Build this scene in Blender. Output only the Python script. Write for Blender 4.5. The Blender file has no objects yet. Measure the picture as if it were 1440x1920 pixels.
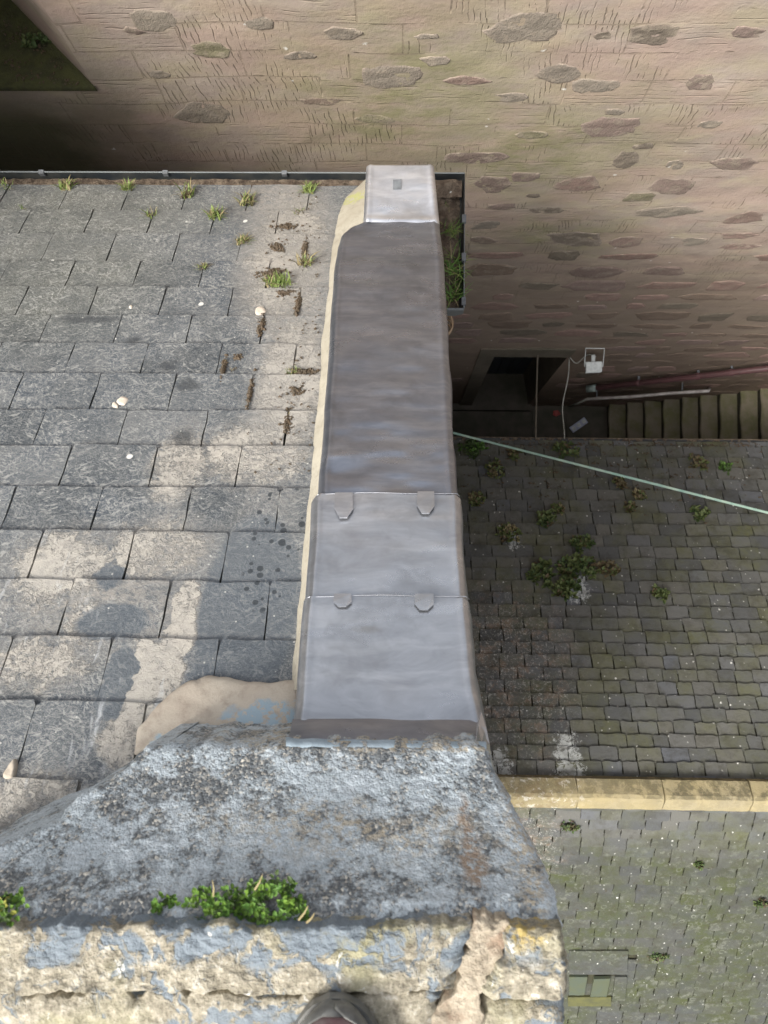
import bpy, math, random
import numpy as np
from mathutils import Vector, Matrix, Euler

random.seed(7)
S = bpy.context.scene
COL = S.collection
R = math.radians
CAMZ = 13.8
F = 1442.0

# ---------------------------------------------------------------- camera, sky, sun, exposure
cd = bpy.data.cameras.new('camera')
cam = bpy.data.objects.new('camera', cd)
COL.objects.link(cam)
S.camera = cam
cam.location = (0, 0, CAMZ)
cam.rotation_euler = (math.atan(100 / F), R(0.99), R(0.7))
cd.sensor_fit = 'HORIZONTAL'
cd.sensor_width = 36
cd.lens = 36 * F / 1440
cd.clip_start = 0.05
cd.clip_end = 500
cd.dof.use_dof = True
cd.dof.focus_distance = 3.2
cd.dof.aperture_fstop = 7.0

SUN_EL, SUN_AZ = R(54), R(232)      # azimuth clockwise from +Y
w = bpy.data.worlds.new('World')
S.world = w
w.use_nodes = True
wn = w.node_tree.nodes
bg = wn['Background']
sky = wn.new('ShaderNodeTexSky')
sky.sky_type = 'NISHITA'
sky.sun_disc = False
sky.sun_elevation = SUN_EL
sky.sun_rotation = SUN_AZ
sky.air_density = 1.0
sky.dust_density = 6.0
sky.ozone_density = 1.0
hs = wn.new('ShaderNodeHueSaturation')          # thin white cloud: the same sky, nearly colourless
hs.inputs['Saturation'].default_value = 0.29
hs.inputs['Value'].default_value = 1.0
w.node_tree.links.new(sky.outputs[0], hs.inputs['Color'])
w.node_tree.links.new(hs.outputs[0], bg.inputs[0])
bg.inputs[1].default_value = 0.148
sl = bpy.data.lights.new('sun', 'SUN')
sl.energy = 2.1
sl.angle = R(16)
sl.color = (1.0, 0.95, 0.86)
sun = bpy.data.objects.new('sun', sl)
COL.objects.link(sun)
sd = Vector((math.sin(SUN_AZ) * math.cos(SUN_EL), math.cos(SUN_AZ) * math.cos(SUN_EL), math.sin(SUN_EL)))
sun.rotation_euler = sd.to_track_quat('Z', 'Y').to_euler()
sun.location = sd * 30
S.view_settings.view_transform = 'Standard'
S.view_settings.look = 'None'
S.view_settings.gamma = 1
S.view_settings.use_curve_mapping = False
S.view_settings.exposure = 0.96

# ---------------------------------------------------------------- layout helpers
RM = np.array(cam.rotation_euler.to_matrix())
def ray(px, py):
    d = RM @ np.array([px - 720.0, 960.0 - py, -F])
    return d / -d[2]                       # one metre straight down per unit
def at_depth(px, py, Z):
    d = ray(px, py)
    return np.array([d[0] * Z, d[1] * Z, CAMZ - Z])
def at_slope(px, py, a, b):                # plane: depth = a + b*y
    d = ray(px, py)
    Z = a / (1 - b * d[1])
    return np.array([d[0] * Z, d[1] * Z, CAMZ - Z])
def at_wall(px, py, D):
    d = ray(px, py)
    Z = D / d[1]
    return np.array([d[0] * Z, D, CAMZ - Z])
def project(p):
    c = RM.T @ (np.array(p) - np.array([0, 0, CAMZ]))
    return 720 + F * c[0] / -c[2], 960 - F * c[1] / -c[2]

# ---------------------------------------------------------------- numeric noise
def _hash(i, j, s):
    n = (i.astype(np.int64) * 374761393 + j.astype(np.int64) * 668265263 + s * 982451653) & 0x7fffffff
    n = ((n ^ (n >> 13)) * 1274126177) & 0x7fffffff
    return ((n ^ (n >> 16)) & 0xffff) / 65535.0
def vn(x, y, f, s=0):
    x = np.asarray(x, float) * f; y = np.asarray(y, float) * f
    i = np.floor(x); j = np.floor(y); u = x - i; v = y - j
    u = u * u * (3 - 2 * u); v = v * v * (3 - 2 * v)
    i = i.astype(np.int64); j = j.astype(np.int64)
    return ((_hash(i, j, s) * (1 - u) + _hash(i + 1, j, s) * u) * (1 - v) +
            (_hash(i, j + 1, s) * (1 - u) + _hash(i + 1, j + 1, s) * u) * v) * 2 - 1
def fbm(x, y, f, o=3, s=0, g=0.5):
    r = 0; a = 1.0
    for k in range(o):
        r = r + a * vn(x, y, f * 2 ** k, s + k * 17); a *= g
    return r

# ---------------------------------------------------------------- object helpers
def tag(o, label=None, cat=None, group=None, kind=None):
    if label: o['label'] = label
    if cat: o['category'] = cat
    if group: o['group'] = group
    if kind: o['kind'] = kind
    return o
def empty(name, loc, label=None, cat=None, group=None, kind=None):
    o = bpy.data.objects.new(name, None)
    COL.objects.link(o)
    o.location = Vector(loc)
    return tag(o, label, cat, group, kind)
def wloc(o):
    v = Vector(o.location)
    while o.parent:
        o = o.parent; v = v + Vector(o.location)
    return v
def mk(name, V, Fc, mats, parent=None, smooth=False, mi=None, tint=None, origin=None):
    """mesh object in world coordinates V; its origin goes to its middle"""
    V = np.asarray(V, float)
    c = V.mean(0) if origin is None else np.array(origin)
    me = bpy.data.meshes.new(name)
    me.from_pydata((V - c).tolist(), [], [list(map(int, f)) for f in Fc])
    if not isinstance(mats, (list, tuple)): mats = [mats]
    for m in mats: me.materials.append(m)
    if mi is not None: me.polygons.foreach_set('material_index', mi)
    if smooth: me.polygons.foreach_set('use_smooth', [True] * len(me.polygons))
    if tint is not None:
        a = me.attributes.new('tint', 'FLOAT_COLOR', 'POINT')
        t = np.ones((len(V), 4)); t[:, :3] = np.asarray(tint).reshape(-1, 3) if np.ndim(tint) > 1 else np.tile(tint, (len(V), 1))
        a.data.foreach_set('color', t.ravel())
    me.update()
    o = bpy.data.objects.new(name, me)
    COL.objects.link(o)
    o.location = Vector(c)
    if parent:
        o.parent = parent
        o.location = Vector(c) - wloc(parent)
    return o
def box_vf(x0, x1, y0, y1, z0, z1):
    V = [(x0, y0, z0), (x1, y0, z0), (x1, y1, z0), (x0, y1, z0), (x0, y0, z1), (x1, y0, z1), (x1, y1, z1), (x0, y1, z1)]
    Fc = [(0, 3, 2, 1), (4, 5, 6, 7), (0, 1, 5, 4), (1, 2, 6, 5), (2, 3, 7, 6), (3, 0, 4, 7)]
    return V, Fc
def join(parts):
    V = []; Fc = []
    for v, f in parts:
        n = len(V); V += [tuple(p) for p in v]; Fc += [tuple(i + n for i in q) for q in f]
    return V, Fc
def grid(A, flip=False):
    n, m, _ = A.shape
    idx = np.arange(n * m).reshape(n, m)
    q = np.stack([idx[:-1, :-1], idx[:-1, 1:], idx[1:, 1:], idx[1:, :-1]], -1).reshape(-1, 4)
    if flip: q = q[:, ::-1]
    return A.reshape(-1, 3), q
def prism(poly, normal, depth, top_inset=0.0):
    """poly = list of 3D points (top face); extruded by depth against normal"""
    poly = [np.array(p, float) for p in poly]; n = len(poly); nn = np.array(normal, float)
    V = list(poly) + [p - nn * depth for p in poly]
    Fc = [tuple(range(n)), tuple(range(2 * n - 1, n - 1, -1))] + [(i, n + i, n + (i + 1) % n, (i + 1) % n) for i in range(n)]
    return V, Fc
def tube(pts, r, seg=8, caps=True):
    pts = [Vector(p) for p in pts]; V = []; Fc = []
    prev = None
    for i, p in enumerate(pts):
        d = (pts[min(i + 1, len(pts) - 1)] - pts[max(i - 1, 0)]).normalized()
        if prev is None:
            u = d.orthogonal().normalized()
        else:
            u = (prev - d * prev.dot(d)).normalized()
        prev = u; v = d.cross(u)
        rr = r[i] if isinstance(r, (list, tuple)) else r
        for k in range(seg):
            a = 2 * math.pi * k / seg
            V.append(tuple(p + (u * math.cos(a) + v * math.sin(a)) * rr))
    for i in range(len(pts) - 1):
        for k in range(seg):
            a = i * seg + k; b = i * seg + (k + 1) % seg
            Fc.append((a, b, b + seg, a + seg))
    if caps:
        Fc.append(tuple(range(seg - 1, -1, -1))); Fc.append(tuple((len(pts) - 1) * seg + k for k in range(seg)))
    return V, Fc
def interp(y, pts):
    pts = sorted(pts)
    return np.interp(y, [p[0] for p in pts], [p[1] for p in pts])

# ---------------------------------------------------------------- material helpers
class B:
    def __init__(s, name):
        s.m = bpy.data.materials.new(name); s.m.use_nodes = True
        s.t = s.m.node_tree; s.N = s.t.nodes; s.L = s.t.links
        s.p = s.N['Principled BSDF']
        s.g = s.N.new('ShaderNodeNewGeometry'); s.pos = s.g.outputs['Position']
    def put(s, sock, v):
        if isinstance(v, bpy.types.NodeSocket): s.L.new(v, sock)
        elif v is not None:
            if sock.type == 'RGBA' and len(v) == 3: v = (*v, 1)
            sock.default_value = v
    def vm(s, op, a, b=None):
        n = s.N.new('ShaderNodeVectorMath'); n.operation = op
        s.put(n.inputs[0], a)
        if b is not None:
            if op == 'SCALE': s.put(n.inputs['Scale'], b)
            else: s.put(n.inputs[1], b)
        return n.outputs['Value'] if op in ('LENGTH', 'DISTANCE', 'DOT_PRODUCT') else n.outputs[0]
    def ma(s, op, a, b=None, c=None, clamp=False):
        n = s.N.new('ShaderNodeMath'); n.operation = op; n.use_clamp = clamp
        s.put(n.inputs[0], a)
        if b is not None: s.put(n.inputs[1], b)
        if c is not None: s.put(n.inputs[2], c)
        return n.outputs[0]
    def noise(s, scale, detail=3, rough=0.55, vec=None, dist=0.0, color=False):
        n = s.N.new('ShaderNodeTexNoise'); s.L.new(vec or s.pos, n.inputs['Vector'])
        n.inputs['Scale'].default_value = scale; n.inputs['Detail'].default_value = detail
        n.inputs['Roughness'].default_value = rough; n.inputs['Distortion'].default_value = dist
        return n.outputs['Color'] if color else n.outputs['Fac']
    def vor(s, scale, feature='F1', vec=None, color=False, rnd=1.0):
        n = s.N.new('ShaderNodeTexVoronoi'); n.feature = feature; s.L.new(vec or s.pos, n.inputs['Vector'])
        n.inputs['Scale'].default_value = scale; n.inputs['Randomness'].default_value = rnd
        return (n.outputs['Distance'], n.outputs['Color']) if color else n.outputs['Distance']
    def mr(s, f, a, b, c=0.0, d=1.0, smooth=False):
        n = s.N.new('ShaderNodeMapRange'); n.clamp = True
        if smooth: n.interpolation_type = 'SMOOTHSTEP'
        s.put(n.inputs[0], f)
        for i, v in enumerate((a, b, c, d)): s.put(n.inputs[i + 1], v)
        return n.outputs[0]
    def mix(s, f, a, b, mode='MIX'):
        n = s.N.new('ShaderNodeMix'); n.data_type = 'RGBA'; n.blend_type = mode
        s.put(n.inputs[0], f); s.put(n.inputs[6], a); s.put(n.inputs[7], b)
        return n.outputs[2]
    def ramp(s, f, stops):
        n = s.N.new('ShaderNodeValToRGB'); e = n.color_ramp.elements
        while len(e) < len(stops): e.new(0.5)
        for k, (p, c) in enumerate(stops):
            e[k].position = p; e[k].color = (*c, 1)
        s.put(n.inputs[0], f); return n.outputs[0]
    def xyz(s, v=None):
        n = s.N.new('ShaderNodeSeparateXYZ'); s.L.new(v or s.pos, n.inputs[0]); return n.outputs
    def comb(s, x, y, z):
        n = s.N.new('ShaderNodeCombineXYZ')
        s.put(n.inputs[0], x); s.put(n.inputs[1], y); s.put(n.inputs[2], z); return n.outputs[0]
    def scaled(s, sc, vec=None, rot=None):
        n = s.N.new('ShaderNodeMapping'); s.L.new(vec or s.pos, n.inputs[0])
        n.inputs['Scale'].default_value = sc
        if rot: n.inputs['Rotation'].default_value = rot
        return n.outputs[0]
    def attr(s, name='tint'):
        n = s.N.new('ShaderNodeAttribute'); n.attribute_name = name; return n.outputs['Color']
    def warp(s, scale, amt, vec=None):
        c = s.noise(scale, 3, 0.6, vec, color=True)
        d = s.vm('SCALE', s.vm('SUBTRACT', c, (0.5, 0.5, 0.5)), amt)
        return s.vm('ADD', vec or s.pos, d)
    def blob(s, c, r, vec, soft=0.35):
        """irregular stain round the world point c with radii r (x, y, z)"""
        d = s.vm('DIVIDE', s.vm('SUBTRACT', vec, tuple(float(k) for k in c)), tuple(float(k) for k in r))
        return s.mr(s.vm('LENGTH', d), 1.0 - soft, 1.0, 1.0, 0.0)
    def bump(s, h, strength=0.5, dist=0.01, normal=None):
        n = s.N.new('ShaderNodeBump'); n.inputs['Strength'].default_value = strength
        n.inputs['Distance'].default_value = dist; s.put(n.inputs['Height'], h)
        if normal: s.L.new(normal, n.inputs['Normal'])
        return n.outputs[0]
    def done(s, col, rough=0.85, metal=0.0, normal=None, spec=0.3):
        s.put(s.p.inputs['Base Color'], col); s.put(s.p.inputs['Roughness'], rough)
        s.put(s.p.inputs['Metallic'], metal); s.put(s.p.inputs['Specular IOR Level'], spec)
        if normal: s.L.new(normal, s.p.inputs['Normal'])
        return s.m
def mx(b, *a):
    r = a[0]
    for k in a[1:]: r = b.ma('MAXIMUM', r, k)
    return r
def mul(b, *a):
    r = a[0]
    for k in a[1:]: r = b.ma('MULTIPLY', r, k)
    return r

# ---------------------------------------------------------------- measures of the place
LA, LB = 2.385, 0.736          # own slate roof: depth = LA + LB*y
CA = 2.225                     # lead capping, same pitch
RIDGE_Y, RIDGE_D, RB = -2.22, 7.73, 0.70
RA = RIDGE_D - RB * RIDGE_Y    # lower roof, slope towards the wall
RA2 = RIDGE_D + RB * RIDGE_Y   # lower roof, slope away from the wall: depth = RA2 - RB*y
WALL_Y = 2.9
def on_left(px, py, h=0.0): p = at_slope(px, py, LA, LB); return p + nL * h
cL = 1 / math.hypot(1, LB); nL = np.array([0, LB * cL, cL]); dL = np.array([0, cL, -LB * cL])
cR = 1 / math.hypot(1, RB); nF = np.array([0, RB * cR, cR]); dF = np.array([0, cR, -RB * cR])
nB = np.array([0, -RB * cR, cR]); dB = np.array([0, -cR, -RB * cR])

# ---------------------------------------------------------------- materials
def mat_slate():
    b = B('grey_roof_slate')
    t = b.xyz(b.attr())
    wv = b.warp(9, 0.10)
    base = b.ramp(t[0], [(0, (0.040, 0.049, 0.058)), (0.5, (0.064, 0.075, 0.086)), (1, (0.108, 0.116, 0.122))])
    n1 = b.noise(7, 5, 0.65)
    base = b.mix(b.mr(n1, 0.42, 0.62, 0, 0.8), base, (0.060, 0.073, 0.090))
    base = b.mix(b.mr(b.noise(3.1, 4, 0.7, b.warp(3, 0.2)), 0.5, 0.66, 0, 0.35), base, (0.15, 0.153, 0.15))
    # olive film of algae towards the far left of the roof
    g = mx(b, b.blob(on_left(80, 520), (0.75, 0.55, 2), wv, 0.6), b.blob(on_left(150, 400), (0.9, 0.35, 2), wv, 0.6))
    base = b.mix(mul(b, g, b.mr(n1, 0.3, 0.65, 0.35, 0.85)), base, (0.105, 0.108, 0.088))
    # cleaved fibrous grain, pale where cement dust lies in it
    fib = b.noise(26, 6, 0.72, b.scaled((1.0, 1.7, 1), b.warp(9, 0.10)), 1.2)
    fine = b.noise(190, 2, 0.6, b.scaled((1, 2.4, 1)), 0.8)
    vein = b.ma('ABSOLUTE', b.ma('SUBTRACT', fib, 0.5))
    veinm = b.mr(vein, 0.0, 0.030, 1.0, 0.0)
    base = b.mix(mul(b, veinm, b.mr(n1, 0.35, 0.6, 0.25, 0.8)), base, (0.30, 0.30, 0.285))
    base = b.mix(b.mr(fine, 0.56, 0.70, 0, 0.65), base, (0.33, 0.33, 0.31))
    base = b.mix(b.mr(b.noise(75, 4, 0.75, b.scaled((1, 1.8, 1))), 0.54, 0.62, 0, 0.45), base, (0.21, 0.215, 0.21))
    # short pale flecks lying every way, like scratches and torn fibres
    for k_, (ang, f_) in enumerate(((0.75, 75), (-0.6, 62), (1.35, 85), (0.1, 90))):
        fl_ = b.noise(f_, 2, 0.5, b.scaled((0.30, 1.4, 1), b.scaled((1, 1.2, 1), b.warp(14 + k_, 0.035), (0, 0, ang))), 0.5)
        base = b.mix(mul(b, b.mr(fl_, 0.59, 0.65), b.mr(b.noise(5 + k_, 3), 0.40, 0.62, 0.08, 0.7)), base, (0.33, 0.33, 0.31))
    # cement slurry smeared on the slates
    wv2 = b.warp(16, 0.10)
    def P(x, y): return on_left(x, y)
    bl = [b.blob(P(540, 470), (0.26, 0.62, 3), wv2, 0.6), b.blob(P(545, 720), (0.17, 0.40, 3), wv2, 0.5),
          b.blob(P(480, 850), (0.25, 0.17, 3), wv2, 0.5), b.blob(P(340, 870), (0.12, 0.20, 3), wv2, 0.5),
          b.blob(P(300, 1030), (0.22, 0.14, 3), wv2, 0.5), b.blob(P(130, 1060), (0.24, 0.16, 3), wv2, 0.6),
          b.blob(P(350, 1160), (0.055, 0.13, 3), wv2, 0.2), b.blob(P(80, 1240), (0.20, 0.10, 3), wv2, 0.6),
          b.blob(P(285, 1260), (0.11, 0.10, 3), wv2, 0.25), b.blob(P(250, 1370), (0.10, 0.10, 3), wv2, 0.4),
          b.blob(P(170, 1170), (0.10, 0.09, 3), wv2, 0.5), b.blob(P(60, 1500), (0.18, 0.10, 3), wv2, 0.5),
          b.blob(P(400, 1235), (0.03, 0.05, 3), wv2, 0.3), b.blob(P(590, 1290), (0.08, 0.05, 3), wv2, 0.3)]
    mask = mul(b, mx(b, *bl), 0.80)
    mask = mx(b, mask, mul(b, mx(b, bl[6], bl[8], bl[9]), 0.9), bl[13])
    clean = mx(b, b.blob(P(470, 1130), (0.155, 0.30, 3), b.warp(6, 0.03), 0.12), b.blob(P(225, 1270), (0.045, 0.10, 3), wv2, 0.15),
               b.blob(P(215, 1165), (0.12, 0.06, 3), b.warp(9, 0.05), 0.2), b.blob(P(400, 1290), (0.09, 0.10, 3), b.warp(9, 0.05), 0.2),
               b.blob(P(210, 1080), (0.06, 0.05, 3), wv2, 0.2))
    mask = mul(b, mask, b.ma('SUBTRACT', 1.0, clean))
    base = b.mix(mul(b, clean, 0.55), base, (0.072, 0.088, 0.106))
    film = mul(b, mx(b, *bl, b.blob(P(560, 600), (0.20, 1.2, 3), wv2, 0.7), b.blob(P(520, 380), (0.30, 0.25, 3), wv2, 0.7), b.blob(P(180, 1120), (0.5, 0.25, 3), wv2, 0.8)), b.ma('SUBTRACT', 1.0, clean))
    base = b.mix(mul(b, film, b.mr(b.noise(34, 5, 0.75, b.scaled((1, 1.6, 1), b.warp(14, 0.06)), 0.8), 0.38, 0.64, 0.05, 0.8)), base, (0.31, 0.285, 0.25))
    brk = b.noise(60, 4, 0.75, b.warp(25, 0.05), 0.7)
    brk = b.ma('ADD', brk, mul(b, b.ma('SUBTRACT', b.noise(5, 2), 0.5), 0.55))
    thr = b.ma('SUBTRACT', 0.78, b.ma('MULTIPLY', mask, 0.46))
    sm = b.mr(b.ma('SUBTRACT', brk, thr), -0.06, 0.10)
    sm = mul(b, sm, b.mr(mask, 0.02, 0.2))
    tone = b.mix(b.noise(4, 2), (0.46, 0.42, 0.36), (0.36, 0.345, 0.31))
    base = b.mix(mul(b, sm, b.mr(b.noise(28, 5, 0.75), 0.35, 0.55, 0.45, 0.92)), base, tone)
    # dusty film beside the verge
    base = b.mix(mul(b, mx(b, bl[0], bl[1]), b.mr(b.noise(22, 4, 0.7), 0.3, 0.6, 0.2, 0.7)), base, (0.33, 0.31, 0.28))
    # long pale runs down the slope on the left
    run = b.noise(9, 3, 0.6, b.scaled((3.2, 0.55, 0.3), b.warp(5, 0.05), (0, 0, 0)))
    runm = mul(b, b.mr(run, 0.60, 0.70), mx(b, b.blob(P(130, 1320), (0.45, 0.3, 3), wv, 0.6), b.blob(P(30, 1150), (0.3, 0.3, 3), wv, 0.5)), b.mr(fib, 0.35, 0.6))
    base = b.mix(mul(b, runm, 0.7), base, (0.50, 0.52, 0.53))
    # dark drips of oil in a scatter
    dr = mx(b, b.blob(P(525, 990), (0.10, 0.17, 3), b.pos, 0.3), b.blob(P(505, 1080), (0.09, 0.12, 3), b.pos, 0.5))
    vd, vc = b.vor(36, color=True)
    sz = b.ma('MULTIPLY', b.ma('POWER', b.xyz(vc)[0], 1.8), 0.5)
    spot = b.mr(b.ma('SUBTRACT', vd, sz), -0.02, 0.03, 1, 0)
    base = b.mix(mul(b, spot, b.mr(dr, 0.1, 0.35), 0.9), base, (0.028, 0.034, 0.040))
    # black smudges
    sg = mx(b, b.blob(P(170, 603), (0.16, 0.025, 3), b.warp(30, 0.05), 0.5), b.blob(P(320, 688), (0.045, 0.04, 3), b.warp(30, 0.06), 0.5),
            b.blob(P(355, 725), (0.07, 0.035, 3), b.warp(30, 0.06), 0.6), b.blob(P(345, 820), (0.05, 0.05, 3), b.warp(30, 0.05), 0.6),
            b.blob(P(255, 640), (0.04, 0.03, 3), b.warp(30, 0.04), 0.6))
    base = b.mix(mul(b, sg, 0.75), base, (0.045, 0.05, 0.055))
    # round white lichens and droppings
    ld, lc = b.vor(11, vec=b.warp(40, 0.012), color=True)
    lx = b.xyz(lc)
    base = b.mix(mul(b, b.mr(b.ma('SUBTRACT', ld, b.ma('MULTIPLY', b.ma('POWER', lx[1], 6), 0.13)), -0.01, 0.01, 1, 0), b.mr(lx[0], 0.2, 0.3)), base, (0.62, 0.61, 0.57))
    ld2, lc2 = b.vor(45, color=True)
    base = b.mix(mul(b, b.mr(ld2, 0.10, 0.16, 1, 0), b.mr(b.xyz(lc2)[0], 0.83, 0.86)), base, (0.42, 0.42, 0.39))
    h = b.ma('ADD', mul(b, fib, 0.6), mul(b, sm, 0.5))
    h = b.ma('ADD', h, mul(b, fine, 0.3))
    return b.done(base, b.mr(n1, 0.3, 0.7, 0.45, 0.7), 0, b.bump(h, 0.8, 0.006), 0.45)
M_SLATE = mat_slate()

def mat_small_slate():
    b = B('weathered_small_slate')
    t = b.xyz(b.attr())
    base = b.ramp(t[0], [(0, (0.070, 0.073, 0.074)), (0.4, (0.092, 0.094, 0.091)), (0.75, (0.112, 0.110, 0.098)), (1, (0.098, 0.104, 0.115))])
    n = b.noise(2.2, 4, 0.6); n2 = b.noise(26, 4, 0.7); n3 = b.noise(9, 5, 0.7)
    s = b.xyz()
    back = b.mr(s[1], RIDGE_Y - 0.3, RIDGE_Y - 0.9)          # the weather side carries more moss
    mossy = b.ma('ADD', mul(b, t[1], 0.28), mul(b, n, 1.15))
    mossy = b.mr(b.ma('ADD', mossy, mul(b, back, 0.12)), 0.62, 1.02)
    mossy = mul(b, mossy, b.mr(n3, 0.33, 0.6, 0.35, 1))
    moss = b.mix(n3, (0.082, 0.086, 0.032), (0.110, 0.112, 0.055))
    base = b.mix(mul(b, back, 0.65), base, (0.040, 0.043, 0.039))
    moss = b.mix(back, moss, (0.050, 0.060, 0.018))
    base = b.mix(mul(b, mossy, 0.9), base, moss)
    # lichen rings and crusts, thick on the weather side
    d, c = b.vor(9, vec=b.warp(30, 0.02), color=True)
    cx = b.xyz(c)
    ring = b.mr(b.ma('ABSOLUTE', b.ma('SUBTRACT', d, b.ma('MULTIPLY', cx[0], 0.35))), 0.02, 0.06, 1, 0)
    base = b.mix(mul(b, ring, b.mr(cx[1], 0.45, 0.6), b.ma('ADD', mul(b, back, 0.45), 0.08), b.mr(n2, 0.35, 0.6)), base, (0.22, 0.23, 0.19))
    n4 = b.noise(11, 6, 0.8, b.warp(12, 0.12))
    crust = mul(b, b.mr(n4, 0.53, 0.60), b.ma('ADD', mul(b, back, 0.7), 0.14), b.mr(n, 0.4, 0.6, 0.3, 1))
    base = b.mix(crust, base, (0.13, 0.135, 0.11))
    blk = mul(b, b.mr(b.noise(14, 3, 0.7, b.warp(20, 0.05)), 0.635, 0.66), back)
    base = b.mix(mul(b, blk, 0.8), base, (0.05, 0.045, 0.03))
    # rusty brown and white droppings near our gable
    wv = b.warp(5, 0.35)
    near = mx(b, b.blob((1.25, -1.1, 5.4), (0.85, 1.15, 3), wv, 0.6), b.blob((1.3, -2.9, 5.6), (0.55, 0.7, 3), wv, 0.6))
    base = b.mix(mul(b, near, b.mr(b.noise(7, 5, 0.75), 0.50, 0.62), 0.7), base, (0.21, 0.150, 0.110))
    drop = b.noise(38, 4, 0.7, b.warp(16, 0.08), 1.0)
    base = b.mix(mul(b, near, b.mr(drop, 0.555, 0.62), 0.6), base, (0.50, 0.49, 0.45))
    splash = mx(b, b.blob((1.74, -1.95, 6.0), (0.17, 0.35, 3), b.warp(22, 0.25), 0.4), b.blob((1.05, -1.98, 6), (0.16, 0.18, 3), b.warp(22, 0.25), 0.5),
                b.blob((1.42, 0.35, 4.5), (0.10, 0.18, 3), b.warp(22, 0.2), 0.5), b.blob((2.1, -0.25, 4.5), (0.2, 0.22, 3), b.warp(18, 0.25), 0.6))
    base = b.mix(mul(b, b.mr(b.ma('ADD', mul(b, splash, 0.16), b.noise(15, 6, 0.8, b.warp(9, 0.15), 0.8)), 0.60, 0.64), b.mr(splash, 0.02, 0.2), 0.8), base, (0.46, 0.48, 0.47))
    d3, c3 = b.vor(7, vec=b.warp(60, 0.03), color=True)
    base = b.mix(mul(b, b.mr(d3, 0.05, 0.09, 1, 0), b.mr(b.xyz(c3)[0], 0.5, 0.55)), base, (0.6, 0.6, 0.56))
    d4, c4 = b.vor(24, vec=b.scaled((1, 0.7, 1), b.warp(60, 0.02)), color=True)
    base = b.mix(mul(b, b.mr(d4, 0.12, 0.2, 1, 0), b.mr(b.xyz(c4)[0], 0.88, 0.9), 0.7), base, (0.5, 0.5, 0.46))
    base = b.mix(b.mr(b.noise(4.5, 5, 0.75, b.warp(5, 0.2)), 0.48, 0.66, 0, 0.55), base, (0.042, 0.040, 0.030))
    h = b.ma('ADD', mul(b, n3, 1.0), mul(b, n2, 0.5))
    return b.done(base, b.mr(n3, 0.3, 0.7, 0.6, 0.85), 0, b.bump(h, 0.6, 0.012), 0.3)
M_SSLATE = mat_small_slate()

def mat_lead():
    b = B('dressed_sheet_lead')
    n = b.noise(3.2, 4, 0.6, b.warp(4, 0.15)); s = b.noise(11, 5, 0.65, b.scaled((0.45, 1.3, 1), b.warp(3, 0.1)), 0.6)
    f = b.noise(160, 3, 0.6, b.scaled((0.12, 1, 0.2)))
    col = b.mix(b.mr(s, 0.3, 0.7), (0.35, 0.365, 0.395), (0.53, 0.545, 0.575))
    col = b.mix(b.mr(n, 0.55, 0.75, 0, 0.55), col, (0.30, 0.295, 0.31))
    brush = b.noise(14, 3, 0.6, b.scaled((0.25, 1.6, 1), b.warp(5, 0.04)))
    col = b.mix(b.mr(brush, 0.52, 0.66, 0, 0.45), col, (0.66, 0.67, 0.69))
    col = b.mix(b.mr(b.noise(4.5, 4, 0.65, b.warp(6, 0.2)), 0.52, 0.68, 0, 0.5), col, (0.27, 0.275, 0.285))
    st = b.blob(at_slope(690, 1180, CA, LB), (0.05, 0.012, 1), b.warp(25, 0.03), 0.7)
    col = b.mix(mul(b, st, 0.45), col, (0.27, 0.25, 0.22))
    col = b.vm('MULTIPLY', col, b.attr())
    # scratches: thin straight lines, two ways
    sc = b.noise(30, 0, 0.5, b.scaled((0.6, 14, 1), rot=(0, 0, 0.5)))
    sc2 = b.mr(b.ma('ABSOLUTE', b.ma('SUBTRACT', sc, 0.5)), 0, 0.004, 1, 0)
    rough = b.mr(s, 0.3, 0.7, 0.34, 0.22)
    rough = b.ma('ADD', rough, b.mr(n, 0.4, 0.7, 0, 0.12))
    h = b.noise(9, 2, 0.5, b.scaled((0.5, 1.3, 1)))
    return b.done(col, rough, 0.85, b.bump(h, 0.12, 0.006), 0.5)
M_LEAD = mat_lead()

def mat_mortar(name, c1, c2, stain=None, bs=0.5):
    b = B(name)
    n = b.noise(6, 4, 0.6); f = b.noise(150, 3, 0.7)
    col = b.mix(b.mr(n, 0.3, 0.7), c1, c2)
    col = b.mix(b.mr(b.noise(24, 5, 0.75), 0.5, 0.68, 0, 0.5), col, tuple(k * 0.72 for k in c2))
    col = b.mix(b.mr(f, 0.55, 0.75, 0, 0.4), col, tuple(k * 0.6 for k in c1))
    if stain:
        for c, r, k in stain:
            m = b.blob(c, r, b.warp(22, 0.06), 0.2)
            col = b.mix(mul(b, m, b.mr(b.noise(40, 4, 0.7), 0.42, 0.5)), col, k)
    return b.done(col, 0.9, 0, b.bump(b.ma('ADD', f, mul(b, n, 2)), bs, 0.003), 0.2)
M_MORTAR = mat_mortar('beige_lime_mortar', (0.50, 0.45, 0.37), (0.37, 0.31, 0.25),
                      [(on_left(500, 1372, 0.02), (0.14, 0.075, 0.3), (0.30, 0.38, 0.43)), (on_left(330, 1395, 0.02), (0.06, 0.02, 0.3), (0.30, 0.38, 0.43))])
M_FILLET = mat_mortar('cream_mortar_fillet', (0.40, 0.37, 0.30), (0.33, 0.30, 0.235), [(on_left(665, 395, 0.08), (0.08, 0.05, 0.3), (0.36, 0.36, 0.16))])
M_SEAL = mat_mortar('pale_blue_sealant', (0.36, 0.43, 0.48), (0.30, 0.37, 0.42))
M_RUBBLE = mat_mortar('house_rubble_masonry', (0.26, 0.22, 0.17), (0.20, 0.165, 0.13))

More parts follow.
